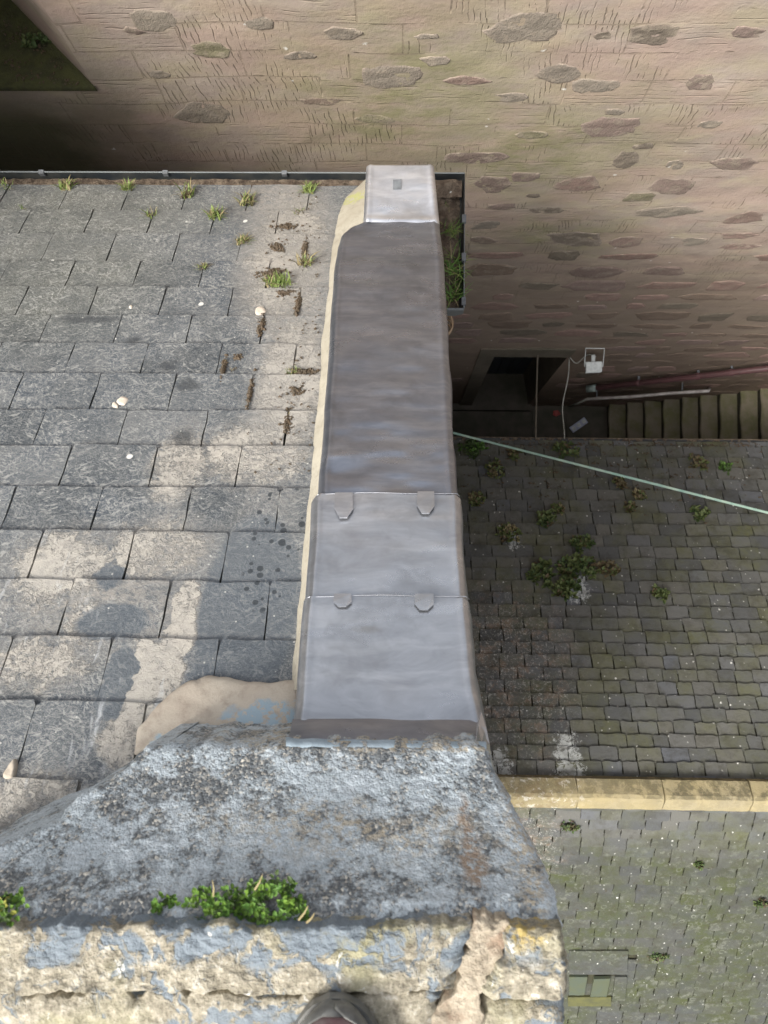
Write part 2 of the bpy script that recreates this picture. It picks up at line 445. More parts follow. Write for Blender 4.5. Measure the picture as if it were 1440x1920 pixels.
def mat_haunch():
    b = B('blue_painted_grit_cement')
    n = b.noise(3.5, 4, 0.6); n2 = b.noise(14, 5, 0.65, b.warp(8, 0.08))
    d, c = b.vor(190, vec=b.scaled((1, 1.0, 0.8), b.warp(50, 0.012)), color=True)
    cx = b.xyz(c)
    g = b.noise(95, 3, 0.7)
    paint = b.mix(b.mr(n2, 0.3, 0.7), (0.38, 0.44, 0.475), (0.56, 0.615, 0.65))
    paint = b.mix(b.mr(cx[1], 0.0, 1.0, 0.0, 0.38), paint, (0.13, 0.165, 0.185))
    paint = b.mix(b.mr(b.noise(60, 3, 0.7), 0.54, 0.66, 0, 0.7), paint, (0.56, 0.61, 0.64))
    grit = b.ramp(cx[0], [(0, (0.055, 0.06, 0.065)), (0.5, (0.12, 0.13, 0.135)), (0.75, (0.22, 0.225, 0.22)), (0.9, (0.36, 0.33, 0.28)), (1, (0.60, 0.56, 0.48))])
    dark = mx(b, b.blob(at_depth(330, 1500, 1.6), (0.28, 0.07, 3), b.warp(7, 0.2), 0.8), b.blob(at_depth(620, 1425, 1.7), (0.42, 0.04, 3), b.warp(9, 0.12), 0.8),
              b.blob(at_depth(250, 1560, 1.5), (0.16, 0.05, 3), b.warp(7, 0.2), 0.8), b.blob(at_depth(380, 1722, 1.4), (1.0, 0.045, 3), b.warp(9, 0.06), 0.7))
    cover = b.ma('SUBTRACT', b.ma('ADD', mul(b, n2, 0.9), mul(b, g, 0.5)), mul(b, dark, 0.12))
    worn = b.mr(cover, 0.585, 0.70, 1, 0)
    col = b.mix(mul(b, worn, 0.9), paint, grit)
    beige = mx(b, b.blob(at_depth(700, 1400, 1.76), (0.5, 0.012, 3), b.warp(20, 0.03), 0.5), b.blob(at_depth(1010, 1650, 1.4), (0.05, 0.12, 3), b.warp(12, 0.08), 0.6),
               b.blob(at_depth(650, 1650, 1.35), (0.45, 0.04, 3), b.warp(12, 0.12), 0.9))
    col = b.mix(mul(b, beige, b.mr(b.noise(70, 3, 0.7), 0.46, 0.56), 0.8), col, (0.44, 0.38, 0.28))
    # rusty run
    ru = mx(b, b.blob(at_depth(885, 1590, 1.46), (0.016, 0.045, 3), b.warp(16, 0.07), 0.6), b.blob(at_depth(905, 1660, 1.35), (0.014, 0.045, 3), b.warp(16, 0.07), 0.6),
            b.blob(at_depth(915, 1720, 1.28), (0.03, 0.04, 3), b.warp(25, 0.04), 0.5))
    col = b.mix(mul(b, ru, b.mr(b.noise(45, 4, 0.75), 0.42, 0.52)), col, (0.30, 0.235, 0.18))
    h = b.ma('ADD', mul(b, b.ma('SUBTRACT', 1.0, d), 0.35), mul(b, g, 1.0))
    return b.done(col, 0.6, 0, b.bump(h, 0.9, 0.005), 0.45)
M_HAUNCH = mat_haunch()

def mat_coping():
    b = B('lichened_sandstone_coping')
    n = b.noise(9, 5, 0.65, b.warp(7, 0.08)); g = b.noise(120, 4, 0.75); n3 = b.noise(38, 4, 0.7)
    col = b.ramp(b.ma('ADD', mul(b, n3, 0.6), mul(b, g, 0.4)), [(0.34, (0.12, 0.105, 0.08)), (0.45, (0.25, 0.225, 0.17)), (0.54, (0.37, 0.335, 0.26)), (0.66, (0.56, 0.53, 0.46))])
    col = b.mix(b.mr(b.noise(6, 3, 0.6), 0.5, 0.68, 0, 0.6), col, (0.30, 0.29, 0.16))
    # old grey-blue paint left in patches
    pn = b.noise(11, 6, 0.66, b.warp(16, 0.07), 0.8)
    pm = mul(b, b.mr(pn, 0.54, 0.575), b.mr(n3, 0.30, 0.44, 0.35, 1.0))
    band = b.blob(at_depth(300, 1760, 1.37), (0.9, 0.045, 3), b.warp(10, 0.06), 0.3)
    pm = mx(b, mul(b, pm, 0.95), mul(b, band, b.mr(pn, 0.47, 0.51), b.mr(n3, 0.30, 0.44, 0.4, 1.0)))
    col = b.mix(pm, col, b.mix(g, (0.15, 0.18, 0.21), (0.23, 0.265, 0.29)))
    yl = mul(b, b.blob(at_depth(1020, 1815, 1.22), (0.045, 0.06, 3), b.warp(20, 0.06), 0.5), b.mr(n3, 0.45, 0.55))
    col = b.mix(mul(b, yl, 0.85), col, (0.42, 0.31, 0.09))
    ws = mul(b, b.mr(b.noise(24, 3, 0.7, b.warp(20, 0.06)), 0.66, 0.69), 0.8)
    col = b.mix(ws, col, (0.66, 0.65, 0.60))
    h = b.ma('ADD', mul(b, n3, 1.0), mul(b, g, 0.8))
    h = b.ma('SUBTRACT', h, mul(b, pm, 0.3))
    return b.done(col, 0.85, 0, b.bump(h, 0.9, 0.007), 0.25)
M_COPING = mat_coping()

def mat_wall():
    b = B('tooled_sandstone_mortar_face')
    s = b.xyz()
    x, z = s[0], s[2]
    wz = b.ma('ADD', z, mul(b, b.ma('SUBTRACT', b.noise(1.3, 2), 0.5), 0.10))
    v2 = b.comb(x, wz, 0.0)
    br = b.N.new('ShaderNodeTexBrick'); b.L.new(v2, br.inputs['Vector'])
    br.inputs['Scale'].default_value = 1; br.inputs['Brick Width'].default_value = 0.62; br.inputs['Row Height'].default_value = 0.235
    br.inputs['Mortar Size'].default_value = 0.005; br.inputs['Mortar Smooth'].default_value = 0.1
    br.inputs['Color1'].default_value = (0, 0, 0, 1); br.inputs['Color2'].default_value = (1, 1, 1, 1); br.inputs['Mortar'].default_value = (0.5, 0.5, 0.5, 1)
    br.offset_frequency = 2; br.squash = 0.8; br.squash_frequency = 3
    rnd = b.xyz(br.outputs['Color'])[0]
    joint = br.outputs['Fac']
    n1 = b.noise(0.9, 4, 0.6); n2 = b.noise(5, 5, 0.65, b.scaled((1, 1, 1.8))); n3 = b.noise(30, 5, 0.7)
    mid = b.noise(2.4, 4, 0.6, b.scaled((1, 1, 2.0), b.warp(2, 0.3)))
    col = b.mix(b.mr(n2, 0.3, 0.7), (0.315, 0.258, 0.222), (0.40, 0.335, 0.280))
    col = b.mix(b.mr(mid, 0.45, 0.65, 0, 0.7), col, (0.40, 0.345, 0.24))
    pink = b.mr(b.noise(1.6, 3, 0.6, b.scaled((1, 1, 1.7))), 0.45, 0.6)
    col = b.mix(mul(b, pink, 0.5), col, (0.40, 0.29, 0.24))
    # olive algae washes
    alg = mx(b, b.blob((0.9, 2.9, CAMZ - 5.2), (1.3, 2, 1.0), b.warp(2.5, 0.6), 0.8), b.blob((0.0, 2.9, CAMZ - 4.6), (1.2, 2, 1.2), b.warp(2.5, 0.6), 0.8),
             b.blob((1.4, 2.9, CAMZ - 6.6), (0.9, 2, 0.7), b.warp(2.5, 0.5), 0.8))
    col = b.mix(mul(b, alg, b.mr(n2, 0.35, 0.60, 0.2, 0.85)), col, (0.215, 0.205, 0.110))
    col = b.mix(mul(b, b.mr(b.noise(1.3, 4, 0.7), 0.55, 0.72), 0.5), col, (0.24, 0.225, 0.15))
    # deep green damp under the window recess on the left
    dg = b.mr(b.ma('ADD', x, mul(b, n2, 0.5)), -1.45, -2.1)
    dg = mul(b, dg, b.mr(z, CAMZ - 4.35, CAMZ - 4.9))
    col = b.mix(mul(b, dg, 0.85), col, (0.095, 0.105, 0.055))
    # lower wall: browner rubble, with the shade of the gap painted in
    low = b.mr(b.ma('ADD', z, mul(b, mid, 1.4)), CAMZ - 5.6, CAMZ - 7.2)
    col = b.mix(mul(b, low, 0.85), col, b.mix(n2, (0.145, 0.110, 0.083), (0.205, 0.160, 0.122)))
    low2 = b.mr(b.ma('ADD', z, mul(b, mid, 1.5)), CAMZ - 8.5, CAMZ - 10.5)
    col = b.mix(mul(b, low2, 0.6), col, (0.13, 0.095, 0.068))
    # chisel strokes, per block upright, level or none
    slant = b.ma('ADD', x, mul(b, b.ma('SUBTRACT', rnd, 0.5), z, 0.35))
    wob = mul(b, b.noise(7, 2), 0.05)
    up = b.ma('SINE', mul(b, b.ma('ADD', slant, wob), 2 * math.pi / 0.031))
    side = b.ma('SINE', mul(b, b.ma('ADD', z, mul(b, b.noise(3, 2, 0.5, b.scaled((1, 1, 3))), 0.06)), 2 * math.pi / 0.038))
    broken = b.noise(12, 3, 0.6, b.scaled((2.6, 1, 0.5)))
    broken2 = b.noise(12, 3, 0.6, b.scaled((0.5, 1, 3)))
    mu = mul(b, b.mr(rnd, 0.56, 0.58), b.mr(broken, 0.49, 0.56), b.mr(b.noise(2.6, 3), 0.45, 0.58))
    ms = mul(b, b.mr(rnd, 0.36, 0.34), b.mr(broken2, 0.50, 0.56))
    gu = mul(b, b.mr(up, 0.55, 0.95), mu); gs = mul(b, b.mr(side, 0.6, 0.97), ms, 0.4)
    gro = mul(b, mx(b, gu, gs), b.mr(low, 0.2, 1, 0.8, 0.2))
    jn = mul(b, joint, b.mr(b.noise(2.6, 3, 0.7), 0.44, 0.52))
    col = b.mix(mul(b, gro, 0.55), col, (0.15, 0.115, 0.08))
    col = b.mix(mul(b, jn, 0.45), col, (0.19, 0.15, 0.11))
    col = b.mix(b.mr(n3, 0.55, 0.75, 0, 0.35), col, (0.25, 0.20, 0.15))
    d, c = b.vor(5, vec=b.warp(50, 0.04), color=True)
    col = b.mix(mul(b, b.mr(d, 0.04, 0.07, 1, 0), b.mr(b.xyz(c)[0], 0.6, 0.62)), col, (0.62, 0.60, 0.55))
    h = b.ma('ADD', mul(b, n2, 0.8), mul(b, n3, 0.5))
    h = b.ma('SUBTRACT', h, mul(b, gro, 1.0)); h = b.ma('SUBTRACT', h, mul(b, jn, 1.0))
    return b.done(col, 0.92, 0, b.bump(h, 0.8, 0.010), 0.15)
M_WALL = mat_wall()

def mat_stone():
    b = B('exposed_rubble_stone')
    t = b.attr()
    n = b.noise(18, 5, 0.75); f = b.noise(60, 3, 0.7)
    z = b.xyz()[2]
    col = b.mix(b.mr(n, 0.35, 0.65, 0, 0.6), t, b.vm('SCALE', t, 0.62))
    col = b.mix(b.mr(f, 0.58, 0.7, 0, 0.4), col, b.vm('SCALE', t, 1.5))
    # mortar dragged over the face
    sm = b.mr(b.noise(9, 4, 0.7, b.warp(8, 0.1)), 0.50, 0.62)
    col = b.mix(mul(b, sm, 0.75, b.mr(z, CAMZ - 9, CAMZ - 6)), col, (0.30, 0.255, 0.20))
    return b.done(col, 0.9, 0, b.bump(b.ma('ADD', n, mul(b, f, 0.6)), 0.9, 0.010), 0.2)
M_STONE = mat_stone()

def simple(name, col, rough=0.7, metal=0.0, col2=None, ns=12, bump=0.3, bd=0.004, thr=(0.4, 0.65), spec=0.3):
    b = B(name)
    n = b.noise(ns, 5, 0.65)
    c = b.mix(b.mr(n, *thr), col, col2 or tuple(k * 0.65 for k in col))
    return b.done(c, rough, metal, b.bump(b.noise(ns * 5, 3, 0.7), bump, bd), spec)
def mat_joint():
    b = B('weathered_mortar_joint')
    n3 = b.noise(38, 4, 0.7); g = b.noise(120, 4, 0.75); n = b.noise(9, 4, 0.65, b.warp(8, 0.1))
    col = b.ramp(b.ma('ADD', mul(b, n3, 0.6), mul(b, g, 0.4)), [(0.3, (0.17, 0.14, 0.10)), (0.45, (0.34, 0.29, 0.22)), (0.58, (0.46, 0.40, 0.31)), (0.72, (0.60, 0.55, 0.45))])
    col = b.mix(b.mr(n, 0.48, 0.60, 0, 0.75), col, (0.27, 0.185, 0.13))
    return b.done(col, 0.9, 0, b.bump(b.ma('ADD', n3, g), 0.9, 0.007), 0.2)
M_JOINT = mat_joint()
M_RIDGE = None
def mat_ridge():
    b = B('yellow_sandstone_ridge')
    n = b.noise(5, 5, 0.7, b.scaled((0.7, 2, 1), b.warp(5, 0.1))); g = b.noise(70, 3, 0.7)
    col = b.mix(b.mr(b.noise(3, 3), 0.3, 0.7), (0.33, 0.275, 0.15), (0.27, 0.235, 0.155))
    up = b.mr(b.xyz(b.g.outputs['Normal'])[1], -0.2, 0.3)
    blk = mul(b, b.mr(b.noise(7, 5, 0.75, b.warp(9, 0.1)), 0.44, 0.54), b.ma('ADD', mul(b, up, 0.65), 0.25), b.mr(b.xyz()[0], 1.9, 2.7, 0.6, 1))
    col = b.mix(mul(b, blk, 0.85), col, (0.095, 0.085, 0.055))
    col = b.mix(b.mr(g, 0.5, 0.7, 0, 0.4), col, (0.27, 0.22, 0.10))
    wh = mul(b, b.mr(b.xyz()[0], 2.0, 1.6), b.mr(b.noise(16, 4, 0.7, b.warp(12, 0.1)), 0.55, 0.62))
    col = b.mix(mul(b, wh, 0.75), col, (0.55, 0.53, 0.47))
    br = mul(b, b.mr(b.xyz()[0], 2.0, 1.5), b.mr(b.noise(9, 4, 0.7), 0.5, 0.6))
    col = b.mix(mul(b, br, 0.6), col, (0.20, 0.15, 0.085))
    return b.done(col, 0.9, 0, b.bump(b.ma('ADD', n, g), 0.6, 0.008), 0.2)
M_RIDGE = mat_ridge()
M_DECK = simple('dark_roof_underlay', (0.03, 0.028, 0.025), 0.95)
M_BED = simple('mossy_bedding', (0.045, 0.045, 0.025), 0.95, 0, (0.03, 0.028, 0.02), 8)
M_GUTTER = simple('black_gutter', (0.022, 0.026, 0.03), 0.4, 0, (0.05, 0.05, 0.045), 8, 0.15)
M_GRIM = simple('weathered_gutter_rim', (0.15, 0.165, 0.17), 0.5, 0, (0.13, 0.14, 0.14), 10)
M_CLIP = simple('gutter_clip_metal', (0.15, 0.16, 0.17), 0.6, 0.2, (0.09, 0.095, 0.10), 20)
M_SOIL = simple('gutter_silt', (0.085, 0.062, 0.045), 0.95, 0, (0.19, 0.15, 0.11), 25, 1.0, 0.01)
M_STEP = simple('mossy_stone_step', (0.175, 0.150, 0.110), 0.85, 0, (0.115, 0.115, 0.055), 4, 0.8, 0.01)
M_RISER = simple('shade_black_riser', (0.030, 0.028, 0.022), 0.8, 0, (0.05, 0.048, 0.035), 9, 0.5)  # near-black riser faces: shade painted into the colour
M_GROUND = simple('dark_courtyard_paving', (0.085, 0.074, 0.060), 0.85, 0, (0.050, 0.050, 0.034), 3, 0.6, 0.01)
M_MOSS = simple('moss_bed', (0.060, 0.062, 0.022), 0.95, 0, (0.035, 0.036, 0.018), 9, 1.0, 0.01)
M_SURR = simple('smooth_door_surround', (0.13, 0.11, 0.082), 0.85, 0, (0.09, 0.08, 0.058), 3, 0.5, 0.006)
M_DOOR = simple('dark_painted_door', (0.035, 0.042, 0.052), 0.6, 0, (0.025, 0.028, 0.03), 4)
M_WHITE = simple('white_enamel', (0.58, 0.60, 0.58), 0.4, 0, (0.42, 0.44, 0.42), 20, 0.05)
M_GLASS = simple('lamp_glass', (0.45, 0.47, 0.46), 0.15, 0, (0.40, 0.42, 0.42), 8, 0.02)
M_PIPE = simple('maroon_painted_pipe', (0.105, 0.050, 0.052), 0.45, 0, (0.075, 0.042, 0.042), 10, 0.1)
M_WPIPE = simple('grey_white_pipe', (0.45, 0.42, 0.40), 0.5, 0, (0.28, 0.25, 0.23), 10, 0.1)
M_CABLE = simple('pale_cable_sheath', (0.40, 0.40, 0.36), 0.6, 0, (0.25, 0.24, 0.2), 10, 0.1)
M_ROPE = simple('mint_green_webbing', (0.22, 0.36, 0.30), 0.6, 0, (0.36, 0.46, 0.37), 6, 0.2)
M_COIL = simple('brown_cable_coil', (0.30, 0.20, 0.12), 0.55, 0, (0.42, 0.32, 0.22), 30, 0.2)
M_RUBBER = simple('grey_boot_rubber', (0.085, 0.085, 0.08), 0.38, 0, (0.16, 0.16, 0.15), 30, 0.2, 0.002, spec=0.5)
M_SUEDE = simple('scuffed_maroon_leather', (0.075, 0.038, 0.040), 0.42, 0, (0.13, 0.105, 0.10), 22, 0.4, 0.002, spec=0.5)
M_LITTER = simple('pale_blue_plastic', (0.42, 0.45, 0.55), 0.5, 0, (0.30, 0.32, 0.45), 12, 0.1)
M_RED = simple('red_plastic', (0.35, 0.06, 0.05), 0.5)
M_PCLEAR = simple('clear_plastic_rim', (0.5, 0.52, 0.48), 0.3, 0, (0.4, 0.4, 0.36), 20, 0.1)
M_PANE = simple('grimy_roof_pane', (0.075, 0.092, 0.068), 0.3, 0, (0.085, 0.095, 0.055), 7, 0.1, spec=0.6)
M_FLASH = simple('grey_lead_flashing', (0.105, 0.108, 0.115), 0.7, 0.0, (0.10, 0.11, 0.075), 6, 0.3)
M_SILL = simple('mossy_yellow_sill', (0.095, 0.095, 0.036), 0.9, 0, (0.07, 0.072, 0.034), 9, 0.6)
def leafmat(name, a, c):
    b = B(name)
    n = b.noise(40, 2); 
    col = b.mix(b.mr(n, 0.3, 0.7), a, c)
    m = b.done(col, 0.6, 0, None, 0.3)
    b.p.inputs['Subsurface Weight'].default_value = 0.0
    return m
M_GRASS = leafmat('fresh_grass', (0.11, 0.17, 0.04), (0.19, 0.23, 0.07))
M_GRASS2 = leafmat('deep_grass', (0.055, 0.13, 0.022), (0.11, 0.20, 0.04))
M_STRAW = leafmat('dry_straw', (0.30, 0.26, 0.14), (0.20, 0.16, 0.08))
M_BROWN = leafmat('brown_moss', (0.085, 0.058, 0.034), (0.055, 0.042, 0.026))
M_LEAF = leafmat('bright_weed_leaf', (0.12, 0.205, 0.028), (0.07, 0.14, 0.022))
M_LEAFY = leafmat('yellow_weed_leaf', (0.27, 0.25, 0.05), (0.20, 0.22, 0.045))
M_WEED = leafmat('dull_weed_leaf', (0.075, 0.105, 0.035), (0.11, 0.13, 0.045))
M_WEEDR = leafmat('reddish_weed_leaf', (0.12, 0.075, 0.045), (0.09, 0.085, 0.04))
M_DARKLF = leafmat('dark_weed_leaf', (0.04, 0.07, 0.02), (0.06, 0.09, 0.03))  # dark green leaf tone

# ---------------------------------------------------------------- the setting
g = 60.0
V, Fc = box_vf(-g, g, -g, g, -0.3, 0.0)
tag(mk('ground', V, Fc, M_GROUND), kind='structure')

# ---------------------------------------------------------------- the facing wall
XL, XR = -6.0, 9.0
WTOP = CAMZ - 1.75
dA, dB_ = at_wall(927, 666, WALL_Y), at_wall(1067, 666, WALL_Y)
DX0, DX1, DZ1 = dA[0], dB_[0], dA[2]
wc = at_wall(176, 161, WALL_Y)
WX1, WZ0 = wc[0], wc[2]
WX0, WZ1 = -3.9, CAMZ - 2.95
wall = empty('sandstone_wall', (0, WALL_Y, 0), 'tall pinkish sandstone wall of the neighbouring building with tooled mortar face', 'wall')
xs = np.concatenate([np.linspace(XL, WX0, 30), np.linspace(WX0, WX1, 40)[1:], np.linspace(WX1, DX0, 60)[1:], np.linspace(DX0, DX1, 16)[1:], np.linspace(DX1, 5.2, 56)[1:], np.linspace(5.2, XR, 40)[1:]])
zs = np.concatenate([np.linspace(0, DZ1, 50), np.linspace(DZ1, WZ0, 130)[1:], np.linspace(WZ0, WZ1, 34)[1:], np.linspace(WZ1, WTOP, 12)[1:]])
X, Z = np.meshgrid(xs, zs)
def hole_dist(X, Z):
    def rd(x0, x1, z0, z1):
        return np.maximum(np.maximum(x0 - X, X - x1), np.maximum(z0 - Z, Z - z1))
    return np.minimum(rd(DX0, DX1, 0, DZ1), rd(WX0, WX1, WZ0, WZ1))
def wall_disp(X, Z):
    d = 0.012 * fbm(X, Z, 1.1, 3, 5) + 0.004 * fbm(X, Z * 1.6, 6, 2, 9)
    return d * np.clip(hole_dist(X, Z) / 0.12, 0, 1)
A = np.stack([X, WALL_Y + wall_disp(X, Z), Z], -1)
V, Q = grid(A, flip=False)
cx = V[Q].mean(1)
keep = hole_dist(cx[:, 0], cx[:, 2]) > 0
mk('wall_face', V, Q[keep], M_WALL, wall, smooth=True)
# body behind, reveals of the doorway and of the window recess
def quad(a, b, c, d): return ([a, b, c, d], [(0, 1, 2, 3)])
y0, y1 = WALL_Y, WALL_Y + 0.62
V, Fc = join([quad((XL, y0, WTOP), (XR, y0, WTOP), (XR, y0 + 0.7, WTOP), (XL, y0 + 0.7, WTOP)),
              quad((XL, y0 + 0.7, 0), (XR, y0 + 0.7, 0), (XR, y0 + 0.7, WTOP), (XL, y0 + 0.7, WTOP)),
              quad((XL, y0, 0), (XL, y0 + .7, 0), (XL, y0 + .7, WTOP), (XL, y0, WTOP)),
              quad((XR, y0, 0), (XR, y0 + .7, 0), (XR, y0 + .7, WTOP), (XR, y0, WTOP))])
mk('wall_core', V, Fc, M_RUBBLE, wall)
bx = at_depth(18, -2, CAMZ - WZ0)[0]; by = at_depth(18, -2, CAMZ - WZ0)[1]
V, Fc = join([quad((WX1, y0, WZ0), (bx, by, WZ0), (bx, by, WZ1), (WX1, y0, WZ1)),
              quad((WX0, y0, WZ1), (WX1, y0, WZ1), (bx, by, WZ1), (WX0, by, WZ1)),
              quad((WX0, by, WZ0), (bx, by, WZ0), (bx, by, WZ1), (WX0, by, WZ1)),
              quad((WX0, y0, WZ0), (WX0, by, WZ0), (WX0, by, WZ1), (WX0, y0, WZ1))])
mk('window_reveal', V, Fc, M_WALL, wall)
u = np.linspace(WX0, WX1 + 0.012, 90); v = np.linspace(0, 1, 40)
U, Vv = np.meshgrid(u, v)
YY = y0 - 0.015 + Vv * (by - y0 + 0.02)
XX = np.minimum(U, WX1 + 0.012 + (bx - WX1) * Vv * 1.0)
A = np.stack([XX, YY, WZ0 + 0.012 + 0.012 * fbm(XX, YY, 9, 4, 3) * np.clip(Vv * 6, 0, 1)], -1)
V, Q = grid(A)
V = list(map(tuple, V)); n0 = len(V)
V += [(a[0], a[1], a[2] - 0.04) for a in V[:90]]
Q = [tuple(q) for q in Q] + [(i, i + n0, i + 1 + n0, i + 1) for i in range(89)]
mk('window_sill', V, Q, M_MOSS, wall, smooth=True)
# doorway: reveals, back door with planks, smooth surround
V, Fc = join([quad((DX0, y0, 0), (DX0 + 0.10, y1, 0), (DX0 + 0.10, y1, DZ1), (DX0, y0, DZ1)),
              quad((DX1, y0, 0), (DX1 - 0.10, y1, 0), (DX1 - 0.10, y1, DZ1), (DX1, y0, DZ1)),
              quad((DX0, y0, DZ1), (DX1, y0, DZ1), (DX1 - 0.1, y1, DZ1), (DX0 + 0.1, y1, DZ1))])
mk('doorway_reveal', V, Fc, M_SURR, wall)
for k in range(5):
    a = DX0 + 0.1 + k * (DX1 - DX0 - 0.2) / 5
    V, Fc = box_vf(a + 0.004, a + (DX1 - DX0 - 0.2) / 5 - 0.004, y1 - 0.06, y1 - 0.02, 0.02, DZ1)
    mk('door_plank', V, Fc, M_DOOR, wall)
V, Fc = box_vf(DX0 - 0.22, DX1 + 0.02, y0 - 0.025, y0 + 0.05, DZ1 + 0.0, DZ1 + 0.36); mk('lintel', V, Fc, M_SURR, wall)
V, Fc = box_vf(DX0 - 0.22, DX0 - 0.002, y0 - 0.022, y0 + 0.05, 0.0, DZ1 - 0.002); mk('jamb', V, Fc, M_SURR, wall)
V, Fc = box_vf(DX0 - 0.5, DX1 + 0.05, y0 - 0.10, y0 + 0.6, 0.0, 0.14); mk('threshold', V, Fc, M_GROUND, wall)

TONES = dict(g=(0.235, 0.210, 0.170), o=(0.19, 0.185, 0.10), d=(0.135, 0.115, 0.088), r=(0.235, 0.155, 0.13), p=(0.215, 0.155, 0.135), b=(0.17, 0.125, 0.095), k=(0.08, 0.065, 0.05))
def rubble(cx_, cz_, w_, h_, tone, seed, proud=0.007, rect=0.25):
    rs = random.Random(seed)
    n = 30; rings = [(1.0, -0.05), (0.975, 0.45), (0.88, 0.9), (0.55, 1.0), (0.25, 1.0)]
    V = []; m_ = rs.randint(6, 9)
    ca = sorted([(k + rs.uniform(-0.32, 0.32)) * 2 * math.pi / m_ for k in range(m_)])
    cr = []
    for a in ca:
        c, s = math.cos(a), math.sin(a); ee = 1.0 - 0.6 * rect; q = rs.uniform(0.72, 1.12)
        cr.append((math.copysign(abs(c) ** ee, c) * q, math.copysign(abs(s) ** ee, s) * q))
    lean = rs.uniform(-0.2, 0.2)
    out = []
    for k in range(n):
        t = k / n * m_; i0 = int(t) % m_; i1 = (i0 + 1) % m_; f = t - int(t)
        out.append((cr[i0][0] * (1 - f) + cr[i1][0] * f + rs.uniform(-0.035, 0.035), cr[i0][1] * (1 - f) + cr[i1][1] * f + rs.uniform(-0.06, 0.06)))
    for (f, hh) in rings:
        for (ux, uz) in out:
            V.append((cx_ + w_ / 2 * ux * f * 1.08 + lean * h_ / 2 * uz * f, 0, cz_ + h_ / 2 * uz * f * 1.08, hh))
    V.append((cx_, 0, cz_, 1.0))
    P = np.array(V)
    y = WALL_Y + wall_disp(P[:, 0], P[:, 2]) - proud * P[:, 3] + 0.004 * vn(P[:, 0], P[:, 2], 22, seed) * (P[:, 3] > 0.3)
    P = np.stack([P[:, 0], y, P[:, 2]], -1)
    Fc = []
    for r in range(len(rings) - 1):
        for k in range(n):
            Fc.append((r * n + k, r * n + (k + 1) % n, (r + 1) * n + (k + 1) % n, (r + 1) * n + k))
    L = (len(rings) - 1) * n
    for k in range(n): Fc.append((L + k, L + (k + 1) % n, len(P) - 1))
    t = np.array(TONES[tone]) * rs.uniform(0.85, 1.15)
    mort = np.array((0.31, 0.255, 0.21)) if cz_ > CAMZ - 7 else np.array((0.19, 0.15, 0.115))
    soft = 0.30 if cz_ > CAMZ - 7 else 0.22
    fade = np.concatenate([np.repeat([0.95, 0.72, 0.25, 0.0, 0.0], n), [0.0]]) * (0.55 + 0.45 * vn(P[:, 0], P[:, 2], 14, seed)) if cz_ > CAMZ - 7 else np.zeros(len(P))
    fade = np.clip(fade + soft, 0, 1)[:, None]
    t = t[None, :] * (1 - fade) + mort[None, :] * fade
    mk('rubble_stone', P, Fc, M_STONE, wall, smooth=True, tint=t)
stones = [(285, 38, 85, 35, 'g'), (395, 95, 85, 26, 'o'), (385, 210, 112, 36, 'g'), (735, 140, 118, 46, 'g'), (875, 148, 85, 16, 'r'), (890, 295, 130, 24, 'p'),
          (985, 50, 145, 58, 'g'), (1225, 62, 112, 36, 'd'), (1050, 135, 92, 32, 'g'), (1115, 160, 88, 26, 'g'), (1312, 150, 66, 24, 'p'), (1150, 235, 112, 38, 'p'),
          (1175, 302, 56, 28, 'd'), (1265, 311, 40, 16, 'g'), (1382, 308, 100, 22, 'p'), (1080, 345, 85, 30, 'r'), (1260, 352, 86, 28, 'p'), (1255, 398, 120, 18, 'g'),
          (1395, 408, 72, 24, 'r'), (925, 345, 85, 34, 'p'), (1030, 393, 72, 13, 'd'), (912, 422, 60, 16, 'g'), (1085, 447, 112, 28, 'd'), (1175, 452, 66, 20, 'r'),
          (1300, 453, 46, 14, 'g'), (1385, 441, 76, 10, 'r'), (1385, 462, 84, 11, 'r'), (640, 60, 70, 22, 'g'), (820, 110, 60, 18, 'g'), (700, 220, 80, 16, 'o'), (490, 45, 60, 20, 'g'), (250, 60, 50, 16, 'p'), (610, 190, 90, 14, 'b'), (960, 180, 60, 16, 'g'), (1000, 250, 70, 14, 'o'), (1400, 60, 60, 22, 'p'), (1330, 230, 50, 14, 'g'), (1200, 370, 60, 14, 'o'), (985, 330, 60, 16, 'p'), (940, 385, 50, 14, 'p'), (1130, 65, 34, 14, 'd'), (1210, 275, 40, 12, 'd'), (800, 65, 60, 10, 'g'),
          (1000, 365, 30, 9, 'd'), (300, 140, 40, 14, 'g'), (560, 105, 60, 16, 'g'), (1150, 205, 40, 12, 'g'), (905, 450, 55, 12, 'b')]
for i, (x_, y_, w_, h_, t_) in enumerate(stones):
    c = at_wall(x_, y_, WALL_Y); a = at_wall(x_ - w_ / 2, y_, WALL_Y); b2 = at_wall(x_ + w_ / 2, y_, WALL_Y)
    e = at_wall(x_, y_ - h_ / 2, WALL_Y); f_ = at_wall(x_, y_ + h_ / 2, WALL_Y)
    rubble(c[0], (e[2] + f_[2]) / 2, (b2[0] - a[0]) * 1.0, abs(e[2] - f_[2]) * 1.1, t_, i, 0.003, 0.35)
rs = random.Random(11)
z = at_wall(1100, 468, WALL_Y)[2]
k = 100
